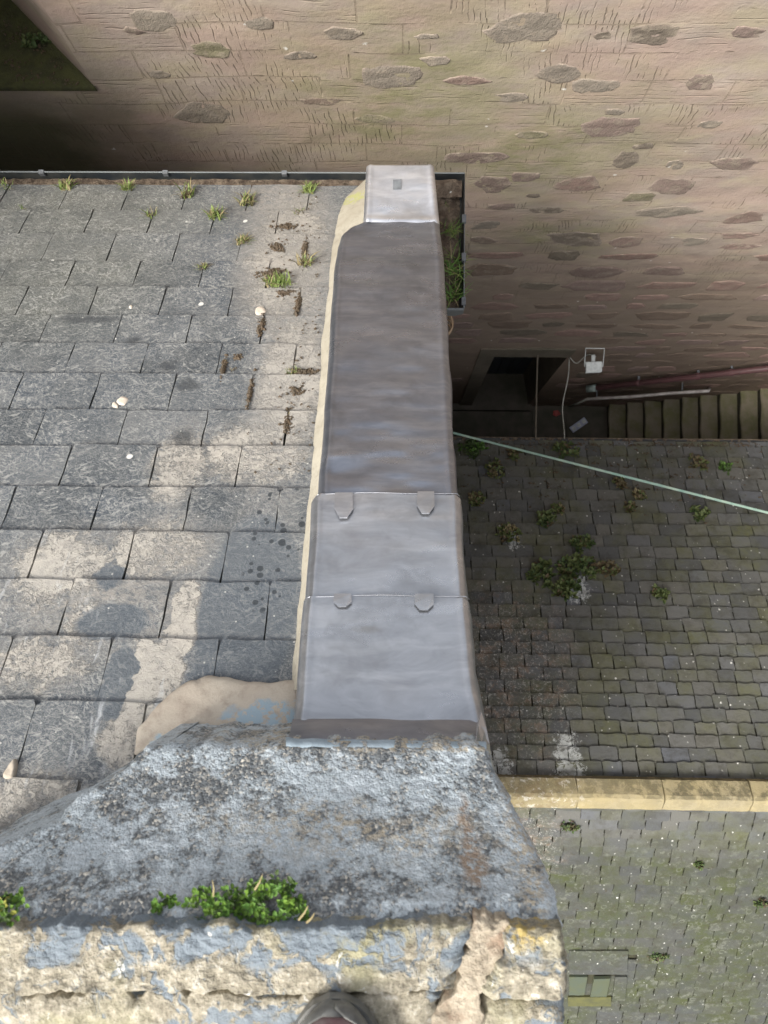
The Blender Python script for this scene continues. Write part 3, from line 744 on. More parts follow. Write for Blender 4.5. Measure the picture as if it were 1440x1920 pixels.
while z > 0.25:
    hh = rs.uniform(0.22, 0.38)
    x_ = 0.35 + rs.uniform(0, 0.4)
    frac = (CAMZ - 7.0 - z) / 2.0
    while x_ < 6.3:
        ww = rs.uniform(0.30, 0.72)
        zc = z - hh / 2 + rs.uniform(-0.02, 0.02)
        inside = (x_ + ww > DX0 - 0.26 and x_ < DX1 + 0.06 and zc - hh / 2 < DZ1 + 0.4)
        if not inside and rs.random() < 0.66 + 0.3 * min(max(frac, 0), 1):
            pp = project((x_ + ww / 2, WALL_Y, zc))
            if pp[0] < 1560:
                rubble(x_ + ww / 2, zc, ww * rs.uniform(0.7, 0.98), hh * rs.uniform(0.5, 0.95), rs.choice('rrpbbpdb' if z < CAMZ - 8 else 'rpbgrd'), k, 0.008, rs.uniform(0.3, 0.85))
                k += 1
        x_ += ww + rs.uniform(0.03, 0.08)
    z -= hh + 0.03

# ---------------------------------------------------------------- stair and yard between the buildings
EAVES_Y = at_slope(1150, 832, RA, RB)[1]
stair = empty('stone_stair', (3.2, 2.4, 0), 'flight of dark mossy stone steps climbing right along the foot of the wall', 'stair')
sx = [at_depth(px_, 790, dz)[0] for px_, dz in ((1145, 13.62), (1180, 13.45), (1213, 13.28), (1248, 13.11), (1283, 12.94), (1318, 12.77), (1355, 12.6), (1393, 12.43), (1432, 12.26))]
st = sx[-1] - sx[-2]
while len(sx) < 18: sx.append(sx[-1] + st)
for i, a in enumerate(sx[:-1]):
    z1 = CAMZ - 13.62 + 0.17 * i
    jit = rs.uniform(-0.012, 0.012)
    xx = [a - 0.03 + jit, a - 0.03 + jit, a + 0.0, sx[i + 1] + 0.05]
    n = 9
    ys = np.linspace(EAVES_Y + 0.02, WALL_Y + 0.03, n)
    V = []
    for j, y_ in enumerate(ys):
        wob = 0.010 * math.sin(j * 1.7 + i * 2.1) + rs.uniform(-0.004, 0.004)
        dip = -0.014 * math.exp(-((j - 4) / 2.2) ** 2)
        V += [(a - 0.012, y_, z1 - 0.23), (a - 0.012, y_, z1 - 0.055), (a - 0.022 + wob, y_, z1 - 0.045 + dip), (a - 0.028 + wob, y_, z1 - 0.016 + dip), (a - 0.012 + wob, y_, z1 + dip),
              (sx[i + 1] + 0.06, y_, z1 + dip * 0.3), (sx[i + 1] + 0.06, y_, z1 - 0.23)]
    Fc = []
    for j in range(n - 1):
        for q in range(6): Fc.append((j * 7 + q, j * 7 + q + 1, j * 7 + 8 + q, j * 7 + 7 + q))
    Fc += [(0, 6, 5, 4, 3, 2, 1), tuple((n - 1) * 7 + q for q in range(7))]
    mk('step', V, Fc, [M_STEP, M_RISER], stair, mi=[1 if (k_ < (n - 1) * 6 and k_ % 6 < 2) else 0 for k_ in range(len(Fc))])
V, Fc = box_vf(sx[1] - 0.5, sx[-1] + 0.2, EAVES_Y + 0.03, WALL_Y + 0.02, 0.0, 0.02)
# flagstones of the yard
yard = empty('yard_paving', (1.5, 2.3, 0), 'dark worn flagstones of the narrow yard in front of the doorway', 'paving')
yard['kind'] = 'structure'; del yard['category']; del yard['label']
x_ = 0.2
while x_ < sx[0] - 0.1:
    ww = rs.uniform(0.55, 0.9)
    for (ya, yb) in ((EAVES_Y + 0.02, 2.28), (2.30, WALL_Y - 0.11)):
        x2 = min(x_ + ww, sx[0] - 0.05)
        V, Fc = box_vf(x_ + 0.008, x2 - 0.008, ya + 0.006, yb - 0.006, 0.0, 0.018 + rs.uniform(0, 0.012))
        mk('flagstone', V, Fc, M_GROUND, yard)
    x_ += ww
# unseen mass added on the left to shade the facing wall and recess
lk = empty('shading_block', (-4.6, 2.2, 0), 'unseen block added at the left end of the eaves to shade the facing wall', 'building')
V, Fc = box_vf(-6.0, -2.97, 1.2, WALL_Y - 0.01, 0, CAMZ - 1.9); mk('shading_block_wall', V, Fc, M_RUBBLE, lk)
V, Fc = box_vf(-6.05, -2.94, 1.15, WALL_Y - 0.02, CAMZ - 1.9, CAMZ - 1.8); mk('parapet', V, Fc, M_RIDGE, lk)

# ---------------------------------------------------------------- own house: roof, slates, gable
house = empty('slate_house', (-2, 0, 0), 'stone house with large grey slate roof left of the lead capping', 'house')
EY = at_slope(300, 353, LA, LB)[1]
def LZ(y, h=0): return CAMZ - LA - LB * y + h / cL
HX0, HX1 = -4.6, 0.185
V = [(HX0, -3.0, 0), (HX1, -3.0, 0), (HX1, EY - 0.05, 0), (HX0, EY - 0.05, 0)]
yb = -0.30
top = [(HX0, -3.0, LZ(yb) - 0.08), (HX1, -3.0, LZ(yb) - 0.08), (HX1, EY - 0.05, LZ(EY - 0.05) - 0.08), (HX0, EY - 0.05, LZ(EY - 0.05) - 0.08)]
topb = [(HX0, yb, LZ(yb) - 0.08), (HX1, yb, LZ(yb) - 0.08)]
V = V + top + topb
Fc = [(0, 1, 2, 3), (0, 4, 5, 1), (0, 3, 7, 8, 4), (1, 5, 9, 6, 2), (3, 2, 6, 7), (4, 8, 9, 5), (8, 7, 6, 9)]
mk('house_wall', V, Fc, M_RUBBLE, house)
V = [tuple(np.array([x_, y_, LZ(y_, -0.012)])) for x_, y_ in ((HX0, -1.0), (-0.2, -1.0), (-0.2, EY), (HX0, EY))]
V2, F2 = prism(V, nL, 0.03); mk('roof_deck', V2, F2, M_BED, house)
rows = [(355, 402, [5, 121, 237, 348, 467, 579]), (402, 447, [48, 167, 283, 400, 520]), (447, 498, [90, 210, 332, 450, 572]), (498, 547, [7, 132, 257, 379, 503]),
        (547, 600, [43, 175, 305, 433, 562]), (600, 653, [85, 222, 355, 492]), (653, 710, [132, 272, 412, 553]), (710, 778, [32, 180, 325, 470]),
        (778, 845, [75, 231, 385, 537]), (845, 922, [125, 289, 449]), (922, 1005, [17, 183, 353, 521]), (1005, 1097, [69, 244, 423]),
        (1097, 1205, [125, 312, 502]), (1205, 1325, [8, 199, 404]), (1325, 1470, [50, 262]), (1470, 1640, [133, 330]), (1640, 1840, [20, 240])]
TH = 0.010
def plate(xa, xb, ya, yb_, frame_n, frame_d, zf, th, name, mat, parent, seed, under=0.05, chip=0.012, jag=0.004, collect=None, lift=0.0):
    """one slate: visible from ya (upslope) to yb_ (tail); zf gives roof height"""
    rs = random.Random(seed)
    sgn = 1 if frame_d[1] > 0 else -1
    L = abs(yb_ - ya); n = 5
    lx = [(xa + rs.uniform(-jag, jag) * 0.8, t) for t in (0.0, 0.35, 0.7, 0.94)]
    tx = []
    c1, c2 = rs.uniform(0.1, 1) * chip, rs.uniform(0.1, 1) * chip
    if rs.random() < 0.15: c1 *= 2.2
    for q in range(n):
        f = q / (n - 1); x_ = xa + c1 + (xb - xa - c1 - c2) * f
        tx.append((x_, 1.0 + rs.uniform(-jag, jag) / L))
    rx = [(xb + rs.uniform(-jag, jag) * 0.8, t) for t in (0.94, 0.7, 0.35, 0.0)]
    out = [(xa, -under / L)] + lx + tx + rx + [(xb, -under / L)]
    h0 = th * 1.05 + rs.uniform(0, 0.002) + lift; h1 = th * 2.1 + rs.uniform(0, 0.6) * th + lift
    tilt = rs.uniform(-0.15, 0.15) * th
    pts = []
    for (x_, t) in out:
        y_ = ya + sgn * L * t
        h = h0 + (h1 - h0) * t + tilt * ((x_ - xa) / (xb - xa) - 0.5) * 2
        p = np.array([x_, y_, zf(y_)]) + frame_n * h
        pts.append(p)
    if sgn < 0: pass
    V, Fc = prism(pts, frame_n, th)
    if sgn > 0: Fc = [f[::-1] for f in Fc]
    tint = (rs.random(), rs.random(), rs.random())
    if collect is not None:
        collect.append((V, Fc, tint)); return None
    return mk(name, V, Fc, mat, parent, tint=tint)
seed = 500
for (ytop, ybot, js) in rows:
    mid = (ytop + ybot) / 2
    ytail = at_slope(300, ytop, LA, LB)[1]; yhead = at_slope(300, ybot, LA, LB)[1]
    jx = [at_slope(j, mid, LA, LB)[0] for j in js]
    wds = np.diff(jx).mean() if len(jx) > 1 else 0.3
    left = [jx[0] - wds * k for k in range(int((jx[0] + 3.9) / wds), 0, -1)]
    jx = left + jx
    while jx[-1] < -0.42: jx.append(jx[-1] + wds)
    if jx[-1] < -0.22: jx.append(-0.205)
    for a, b_ in zip(jx[:-1], jx[1:]):
        seed += 1
        plate(a + 0.0024, b_ - 0.0024, yhead, ytail, nL, dL, LZ, TH, 'slate', M_SLATE, house, seed, 0.06, 0.008, 0.0032)
# mortar fillet against the capping
outer = [(545, 1300), (556, 1200), (564, 1110), (574, 990), (583, 930), (588, 860), (598, 760), (603, 680), (610, 600), (619, 520), (629, 448), (636, 408), (652, 376), (681, 350)]
no = 140
oy = np.linspace(1300, 350, no); 
ox = np.array([interp(y_, [(b_, a_) for a_, b_ in outer]) for y_ in oy]) + 2.0 * fbm(oy * 0.02, oy * 0, 1, 3, 4)
rowsF = []
for i in range(no):
    p = on_left(ox[i], oy[i], 0.022)
    pin = np.array([-0.20 if oy[i] > 460 else -0.125, p[1], LZ(p[1], 0.105)])
    pm_ = p * 0.45 + pin * 0.55 + nL * (0.008 + 0.006 * float(vn(i * 0.1, 0, 1, 3)))
    pl = p - nL * 0.03 - np.array([0.004, 0, 0])
    rowsF.append([pl, p, p * 0.75 + pin * 0.25 + nL * 0.006, pm_, pin])
V, Q = grid(np.array(rowsF)); mk('mortar_fillet', V, Q, M_FILLET, house, smooth=True)
# beige mortar patch at the foot of the haunching
poly = [(255, 1425), (262, 1375), (300, 1328), (345, 1288), (400, 1273), (460, 1284), (520, 1287), (562, 1280), (575, 1320), (570, 1400), (470, 1405), (400, 1405), (310, 1408)]
def smooth_poly(poly, n, amp, s):
    P = np.array(poly, float); P = np.vstack([P, P[:1]])
    d = np.r_[0, np.cumsum(np.hypot(*np.diff(P, axis=0).T))]
    t = np.linspace(0, d[-1], n, endpoint=False)
    x_ = np.interp(t, d, P[:, 0]); y_ = np.interp(t, d, P[:, 1])
    for _ in range(2):
        x_ = (np.roll(x_, 1) + 2 * x_ + np.roll(x_, -1)) / 4; y_ = (np.roll(y_, 1) + 2 * y_ + np.roll(y_, -1)) / 4
    return x_ + amp * fbm(t * 0.05, t * 0, 1, 2, s), y_ + amp * fbm(t * 0.05, t * 0 + 9, 1, 2, s)
def patch(poly, n, hgt, mat, name, parent, s=0, amp=2.0, base=0.018):
    x_, y_ = smooth_poly(poly, n, amp, s)
    c = (x_.mean(), y_.mean()); R_ = []
    for f, h in ((1.0, -1.2), (0.985, -0.6), (0.94, 0.1), (0.8, 0.85), (0.6, 1.0), (0.35, 1.05), (0.12, 1.0), (0.0, 1.0)):
        ring = []
        for a_, b_ in zip(x_, y_):
            px_, py_ = c[0] + (a_ - c[0]) * f, c[1] + (b_ - c[1]) * f
            hh = base + hgt * h * (1 + 0.45 * float(fbm(px_, py_, 0.02, 3, s)))
            ring.append(on_left(px_, py_, hh))
        ring.append(ring[0]); R_.append(ring)
    V, Q = grid(np.array(R_)); return mk(name, V, Q, mat, parent, smooth=True)
patch(poly, 120, 0.011, M_MORTAR, 'mortar_patch', house, 3, 1.6, base=0.032)
patch([(22, 1442), (36, 1424), (38, 1445), (30, 1468), (14, 1470), (8, 1462)], 24, 0.010, M_MORTAR, 'mortar_crumb', house, 5, 0.5, 0.02)

# ---------------------------------------------------------------- gutter round the end of the skew
gut = empty('rain_gutter', (0, EY + 0.05, CAMZ - 3.95), 'black rain gutter along the slate eaves, returning round the capping end', 'gutter')
GZ = CAMZ - 3.80
gA = at_depth(-20, 318, 3.8); gB = at_depth(868, 341, 3.8); gC = at_depth(873, 578, 3.8)
GY = at_depth(340, 323, 3.8)[1]; GX = (gB[0] + gC[0]) / 2; GE = gC[1]; GW = EY - 0.03
IX = GX - 0.16
pts_o = [(-4.4, GY), (GX, GY), (GX, GE)]; pts_i = [(-4.4, GW), (IX, GW), (IX, GE)]
V = []; Fc = []
dep = 0.085
for (o_, i_) in zip(pts_o, pts_i):
    ox_, oy_ = o_; ix_, iy_ = i_
    V += [(ox_, oy_, GZ), (ox_ * .93 + ix_ * .07, oy_ * .93 + iy_ * .07, GZ - dep * .6), (ox_ * .75 + ix_ * .25, oy_ * .75 + iy_ * .25, GZ - dep), (ox_ * .3 + ix_ * .7, oy_ * .3 + iy_ * .7, GZ - dep), (ix_, iy_, GZ - dep * .4), (ix_, iy_, GZ)]
for s_ in range(2):
    for q in range(5): Fc.append((s_ * 6 + q, s_ * 6 + q + 1, s_ * 6 + 7 + q, s_ * 6 + 6 + q))
tr = mk('trough', V, Fc, M_GUTTER, gut)
sm_ = tr.modifiers.new('thick', 'SOLIDIFY'); sm_.thickness = 0.003
V, Fc = tube([(-4.4, GY, GZ), (GX, GY, GZ), (GX, GE, GZ)], 0.0038, 6); mk('rim', V, Fc, M_GRIM, gut)
ecx = [(GX, GE, GZ + .003), (IX, GE, GZ + .003), (IX, GE, GZ - .05), (IX + .04, GE, GZ - dep), (GX - .04, GE, GZ - dep), (GX, GE, GZ - .05)]
V, Fc = prism(ecx, (0, 1, 0), 0.012); mk('end_cap', V, Fc, M_GRIM, gut)
for px_, py_ in ((78, 320), (310, 327), (533, 332)):
    p = at_depth(px_, py_, 3.8); V, Fc = box_vf(p[0] - .013, p[0] + .013, GY - .012, GY + .008, GZ - .02, GZ + .007); mk('gutter_clip', V, Fc, M_CLIP, gut)
for py_ in (410, 482, 565):
    p = at_depth(870, py_, 3.8); V, Fc = box_vf(GX - .012, GX + .009, p[1] - .02, p[1] + .02, GZ - .02, GZ + .006); mk('gutter_clip', V, Fc, M_CLIP, gut)
# silt in the gutter
xs_ = np.linspace(-4.3, GX - 0.012, 700); vs_ = np.linspace(0, 1, 9)
Xg, Vg = np.meshgrid(xs_, vs_)
Yg = GW + 0.004 + Vg * (GY - GW - 0.03) 
hh = 0.022 * np.exp(-((Vg - 0.62 - 0.12 * vn(Xg, 0 * Xg, 4, 2)) / 0.3) ** 2) + 0.010 * fbm(Xg, Yg, 30, 3, 1)
Zg = GZ - dep * 0.30 + hh
V, Q = grid(np.stack([Xg, Yg, Zg], -1))
ys_ = np.linspace(GE + 0.01, GY - 0.02, 90); xx_ = np.linspace(IX + 0.004, GX - 0.016, 16)
Xh, Yh = np.meshgrid(xx_, ys_)
Zh = GZ - dep * 0.5 + 0.012 * fbm(Xh, Yh, 28, 3, 6) - 0.03 * np.clip((Xh - GX + 0.05) / 0.05, 0, 1)
V2, Q2 = grid(np.stack([Xh, Yh, Zh], -1))
Va, Fa = join([(V, Q.tolist()), (V2, Q2.tolist())])
tag(mk('gutter_silt', Va, Fa, M_SOIL), kind='stuff')
# coil of cable under the gutter end
coil = empty('cable_coil', (GX - 0.1, GE - 0.1, GZ - 0.2), 'loose coil of brown cable hanging just below the grassy gutter end', 'cable')
for q in range(4):
    c = at_depth(828 + q, 608 + q * 3, 3.98 + 0.02 * q); rr = 0.062 - 0.007 * q
    pts = [(c[0] + rr * 0.95 * math.cos(a), c[1] + rr * math.sin(a), c[2] + 0.03 * math.sin(a + q)) for a in np.linspace(0, 2 * math.pi, 25)]
    V, Fc = tube(pts, 0.0045, 6, False); mk('cable_loop', V, Fc, M_COIL, coil, smooth=True)

# ---------------------------------------------------------------- lead capping
lead = empty('lead_capping', (0, 0, CAMZ - CA), 'long grey sheet lead capping on the raised verge between the two roofs', 'capping')
Ledge = [(1352, 551), (1320, 556), (1250, 563), (1200, 567), (1123, 573), (1100, 575), (935, 588), (925, 595), (850, 601), (700, 614), (560, 623), (455, 634), (436, 640), (426, 652), (414, 682)]
Redge = [(1352, 908), (1300, 899), (1230, 888), (1120, 878), (1000, 866), (930, 861), (860, 856), (750, 848), (600, 838), (470, 829), (414, 823)]
def cap_pt(px, py, h): return at_slope(px, py, CA, LB) + nL * h
def sheet(name, ya, yb, nrow, seed, h0a, h0b, ripple, wid=0.0, wid2=0.0, tone=(0.90, 0.90, 0.90)):
    """ya = lower picture row (upslope end), yb = downslope end"""
    rows_ = []; yy = np.linspace(ya, yb, nrow)
    ux = np.concatenate([[0, 0, 0], np.linspace(0, 1, 61), [1, 1, 1]])
    for i, y_ in enumerate(yy):
        f = i / (nrow - 1)
        wj = wid * (1 - f) + wid2 * f
        jl = 1.8 * float(fbm(y_ * 0.012, 0, 1, 2, seed)) ; jr = 1.6 * float(fbm(y_ * 0.014, 5, 1, 2, seed))
        a = cap_pt(interp(y_, Ledge) - wj + jl, y_, 0); b_ = cap_pt(interp(y_, Redge) + wj + jr, y_, 0)
        W = b_[0] - a[0]
        u_ = np.linspace(0, 1, 61); x_ = W * (0.45 * u_ + 0.55 * (0.5 - 0.5 * np.cos(np.pi * u_)))
        e = np.minimum(x_, W - x_)
        rnd_ = -0.016 * np.clip(1 - e / 0.022, 0, 1) ** 2
        s_ = a[1] / cL
        xa_ = a[0] + x_
        hh = ripple * (1.0 * vn(xa_ * 0.35 + 3, s_ + 0.02 * vn(xa_, s_ + 0 * x_, 5, seed), 13, seed) + 0.35 * vn(xa_ * 0.5, s_ + 0 * x_, 30, seed + 1)) \
            + 0.0011 * fbm(xa_ * 0.6, s_ + 0 * x_, 7, 2, seed + 5) + 0.0003 * fbm(xa_ * 0.5, s_ + 0 * x_, 30, 2, seed + 9)
        hh = hh * np.clip(e / 0.05, 0.05, 1) + h0a * (1 - f) + h0b * f + rnd_ + 0.006 * np.clip(e / (W / 2), 0, 1)
        # raised, worn arrises
        hh = hh + 0.0042 * np.exp(-((e - 0.024) / 0.008) ** 2)
        P = np.stack([xa_, np.full(61, a[1]), np.full(61, a[2])], -1) + nL * hh[:, None]
        lft = [P[0] + np.array([-0.004, 0, 0]) - nL * d_ for d_ in (0.075, 0.05, 0.012)]
        wr = 0.003 * float(fbm(y_ * 0.02, 1, 1, 2, seed + 2))
        rgt = [P[-1] + np.array([k_ + wr, 0, 0]) - nL * d_ for k_, d_ in ((0.004, 0.012), (0.007, 0.06), (0.010, 0.12))]
        rows_.append(np.vstack([lft, P, rgt]))
    A = np.array(rows_)
    V, Q = grid(A)
    return mk(name, V, Q[:, ::-1], M_LEAD, lead, smooth=True, tint=tone)
sheet('lead_sheet', 1354, 1122, 90, 21, 0.008, 0.009, 0.0006, 1.0, 2.0)
sheet('lead_sheet', 1131, 929, 80, 31, 0.002, 0.0065, 0.0008, -1.0, 3.0)
sheet('lead_sheet', 940, 414, 300, 41, 0.0, 0.0, 0.0052, -2.0, 0.0, (0.55, 0.57, 0.62))  # darker tint: dull reflection of the facing wall put into the colour
# lap edges: thin rolled lips
for (y_, hh_, sd_) in ((1122, 0.009, 1), (929, 0.0065, 2)):
    l_, r_ = interp(y_, Ledge) - 2, interp(y_, Redge) + 2
    pts = [cap_pt(l_ + (r_ - l_) * f, y_ + 0.8 * math.sin(f * 9 + sd_), hh_ + 0.006 * min(f, 1 - f) * 2 + 0.0002 - 0.014 * max(0, 1 - min(f, 1 - f) / 0.03) ** 2) for f in np.linspace(0, 1, 40)]
    V, Fc = tube(pts, 0.0016, 6); mk('lap_edge', V, Fc, M_LEAD, lead, smooth=True, tint=(1, 1, 1))
def clip(xc, y_, wpx, hpx, hh_):
    a = [(xc - wpx / 2, y_ - 1), (xc + wpx / 2, y_ - 1), (xc + wpx / 2 + 1, y_ + hpx * 0.66), (xc + wpx * 0.2, y_ + hpx), (xc - wpx * 0.24, y_ + hpx), (xc - wpx / 2 - 1, y_ + hpx * 0.62)]
    P = [cap_pt(px_, py_, hh_ + (0.0055 if i < 2 else 0.0088)) for i, (px_, py_) in enumerate(a)]
    V, Fc = prism(P, nL, 0.0045)
    mk('lead_clip', V, Fc, M_LEAD, lead, tint=(1, 1, 1))
clip(645, 931, 33, 47, 0.011); clip(798, 929, 31, 41, 0.011); clip(643, 1121, 32, 24, 0.013); clip(795, 1121, 34, 30, 0.013)
# end piece on the skewputt, nearly level
a0 = cap_pt(681, 414, 0.0); a1 = cap_pt(824, 416, 0.0)
Z0 = CAMZ - a0[2]
rowsE = []
for i, f in enumerate(np.linspace(0, 1, 60)):
    y_ = 419 - 113 * f; Zd = Z0 - 0.004 + 0.035 * f
    l_ = at_depth(681.5 + 6 * f, y_ - 2 + 2 * f, Zd); r_ = at_depth(824 - 11 * f, y_, Zd)
    x_ = np.linspace(l_[0], r_[0], 44); e = np.minimum(x_ - l_[0], r_[0] - x_); y3 = np.linspace(l_[1], r_[1], 44)
    hh = 0.0020 * fbm(x_, y3, 8, 2, 60) + 0.0005 * fbm(x_, y3, 26, 2, 61) - 0.012 * np.clip(1 - e / 0.016, 0, 1) ** 2 + 0.004 * np.exp(-((e - .02) / .01) ** 2)
    fe = f * 0.25
    hh = hh - 0.02 * max(0, (f - 0.965) / 0.035) ** 2 + 0.004 * math.exp(-((f - 0.05) / 0.05) ** 2)
    P = np.stack([x_, y3, CAMZ - Zd + hh], -1)
    rowsE.append(np.vstack([[P[0] + (-0.003, 0, -0.12), P[0] + (-0.003, 0, -0.02)], P, [P[-1] + (0.003, 0, -0.02), P[-1] + (0.004, 0, -0.14)]]))
rowsE.append(rowsE[-1] + np.array([0, 0.004, -0.05])); rowsE.append(rowsE[-1] + np.array([0, 0.0, -0.2]))
V, Q = grid(np.array(rowsE)); mk('end_piece', V, Q[:, ::-1], M_LEAD, lead, smooth=True, tint=(1.3, 1.3, 1.3))  # paler tint: bright sky reflection put into the colour
p = at_depth(745, 347, Z0 + 0.022)
V, Fc = prism([p + (-.019, -.024, .009), p + (.019, -.022, .009), p + (.018, .023, .009), p + (-.019, .022, .009)], (0, 0, 1), 0.011)
mk('fixing_plate', V, [f[::-1] if 0 else f for f in Fc], M_CLIP, lead)
# upstand against the haunching, and its sealant
rowsU = []
for i, f in enumerate(np.linspace(0, 1, 14)):
    r_ = []
    for g_ in np.linspace(0, 1, 50):
        px_ = 549 + (908 - 549) * g_
        pa = cap_pt(px_, 1351 + 3 * g_, 0.008 + 0.006 * min(g_, 1 - g_) * 2); pb = at_depth(538 + 370 * g_ , 1386 + 9 * g_ + 1.5 * math.sin(g_ * 17), 1.80)
        q_ = pa * (1 - f) + pb * f
        q_ = q_ + np.array([0, -0.010, 0]) * math.sin(f * math.pi) + np.array([0, 0.0015, 0]) * float(fbm(g_ * 5, f * 2, 1, 3, 7))
        r_.append(q_)
    rowsU.append(r_)
V, Q = grid(np.array(rowsU)); mk('upstand', V, Q, M_LEAD, lead, smooth=True, tint=(0.7, 0.72, 0.78))  # darker tint for the reflected wall, as on the far sheet
rowsU = []
for i, f in enumerate((0, 0.3, 0.7, 1.0)):
    r_ = []
    for g_ in np.linspace(0, 1, 80):
        wv_ = 3.0 * float(fbm(g_ * 14, i * 0.3, 1, 3, 5))
        q_ = at_depth(536 + 376 * g_, (1383 + 8 * g_ + wv_ * 0.5) * (1 - f) + (1401 + 9 * g_ + wv_) * f, 1.803 - 0.035 * f - 0.010 * math.sin(f * math.pi))
        r_.append(q_)
    rowsU.append(r_)
V, Q = grid(np.array(rowsU)); mk('sealant_bead', V, Q, M_SEAL, lead, smooth=True)
# torn right-hand corner of the lead hanging over the edge
cp = [at_depth(903, 1335, 1.90), at_depth(912, 1365, 1.87), at_depth(918, 1395, 1.85), at_depth(921, 1420, 1.86), at_depth(929, 1446, 1.90), at_depth(917, 1428, 1.84), at_depth(902, 1408, 1.79), at_depth(893, 1395, 1.785), at_depth(896, 1360, 1.86)]
V, Fc = prism(cp, (0.5, 0.2, 0.84), 0.004); mk('corner_flap', V, Fc, M_LEAD, lead, tint=(1, 1, 1))

# ---------------------------------------------------------------- haunching and coping in the foreground
par = empty('wallhead', (0, -0.8, CAMZ - 1.8), 'rough grey-blue cement haunching and sandstone coping in the foreground', 'parapet')
hl = [(1394, 312), (1402, 272), (1440, 235), (1470, 190), (1492, 148), (1545, 95), (1582, 0), (1650, -150), (1745, -300)]
hr = [(1394, 893), (1408, 912), (1440, 926), (1510, 962), (1590, 1001), (1680, 1043), (1720, 1052), (1745, 1056)]
hz = [(1394, 1.775), (1500, 1.66), (1600, 1.545), (1690, 1.435), (1745, 1.402), (1765, 1.402)]
def pixsurf(name, y0_, y1_, lf, rt, zf, nr, nc, amp, fr, seed, mat, parent, drop=0.5, jag=4, rk=1.0, tk=0.015):
    yy = np.linspace(y0_, y1_, nr); rows_ = []
    for i, y_ in enumerate(yy):
        l_ = interp(y_, lf) + jag * float(fbm(y_ * 0.06, 2, 1, 4, seed)); r_ = interp(y_, rt) + jag * float(fbm(y_ * 0.06, 8, 1, 4, seed))
        px_ = l_ + (r_ - l_) * np.linspace(0, 1, nc)
        yjit = jag * 0.8 * fbm(px_ * 0.04, 3, 1, 4, seed + 1) * (max(0, 1 - i / 12) + max(0, 1 - (nr - 1 - i) / 12))
        d = np.stack([ray(a_, y_ + j_) for a_, j_ in zip(px_, yjit)])
        Zd = interp(y_, zf)
        P = d * Zd; P[:, 2] = CAMZ - Zd
        if i == 0: pass
        nz = amp * fbm(P[:, 0], P[:, 1] * 1.3 - P[:, 2] * 0.6, fr, 4, seed, 0.6) + amp * 1.1 * fbm(P[:, 0], P[:, 1], 6, 2, seed + 3)
        edge = np.minimum(np.arange(nc), np.arange(nc)[::-1]) / 8.0
        rd = rk * (-0.02 * np.clip(1 - edge, 0, 1) ** 2 - tk * max(0, 1 - i / 6) ** 2)
        P[:, 2] += nz + rd
        P[:, 1] += nz * 0.6
        rows_.append(P)
    A = np.array(rows_)
    top = A[:1] + np.array([0, -0.01, -drop]); A = np.vstack([top, A]); 
    bot = A[-1:] + np.array([0, 0.005, -drop]); A = np.vstack([A, bot])
    ls = A[:, :1] + np.array([0.02, 0, -drop]); rs_ = A[:, -1:] + np.array([-0.02, 0, -drop]); A = np.concatenate([ls, A, rs_], 1)
    V, Q = grid(A); return mk(name, V, Q[:, ::-1], mat, parent, smooth=True)
pixsurf('haunching', 1394, 1762, hl, hr, hz, 180, 460, 0.0014, 60, 71, M_HAUNCH, par, 0.45, 4)
cz = [(1730, 1.376), (1760, 1.366), (1860, 1.345), (2600, 1.32)]
pixsurf('coping_stone', 1738, 1861, [(1730, -330), (1870, -420)], [(1738, 884), (1800, 872), (1861, 850)], cz, 80, 360, 0.0028, 30, 81, M_COPING, par, 0.5, 7, 1.0, 0.004)
pixsurf('coping_stone', 1740, 1872, [(1738, 950), (1800, 945), (1861, 905)], [(1730, 1055), (1790, 1063), (1845, 1066), (1880, 1064)], cz, 70, 60, 0.0028, 34, 91, M_COPING, par, 0.5, 5, 1.0, 0.004)
pixsurf('coping_stone', 1867, 2500, [(1860, -450), (2500, -700)], [(1866, 830), (1920, 815), (2500, 700)], [(1860, 1.351), (2600, 1.330)], 150, 330, 0.0028, 30, 95, M_COPING, par, 0.5, 11, 1.0, 0.006)
pixsurf('coping_stone', 1880, 2500, [(1872, 905), (1920, 895), (2500, 780)], [(1878, 1062), (2500, 1100)], [(1860, 1.365), (2600, 1.34)], 120, 60, 0.0028, 34, 97, M_COPING, par, 0.5, 5)
pixsurf('mortar_joint', 1705, 2480, [(1700, 896), (1738, 882), (1800, 868), (1861, 845), (1920, 812), (2500, 690)], [(1700, 930), (1738, 952), (1800, 947), (1861, 908), (1920, 898), (2500, 788)],
        [(1700, 1.412), (1738, 1.388), (1861, 1.364), (2600, 1.342)], 160, 36, 0.0030, 34, 99, M_JOINT, par, 0.3, 11, 0.1)
# bedding mortar course under both coping courses
pl = at_depth(-400, 1700, 1.34); pr = at_depth(1030, 1700, 1.34)
V, Fc = box_vf(-0.62, 0.26, -3.0, -0.74, CAMZ - 3.2, CAMZ - 1.43)
mk('parapet_core', V, Fc, M_RUBBLE, par)
V, Fc = box_vf(-0.52, 0.17, -1.2, at_depth(600, 1400, 1.84)[1] - 0.02, CAMZ - 3.4, CAMZ - 1.90); mk('parapet_foot', V, Fc, M_RUBBLE, par)

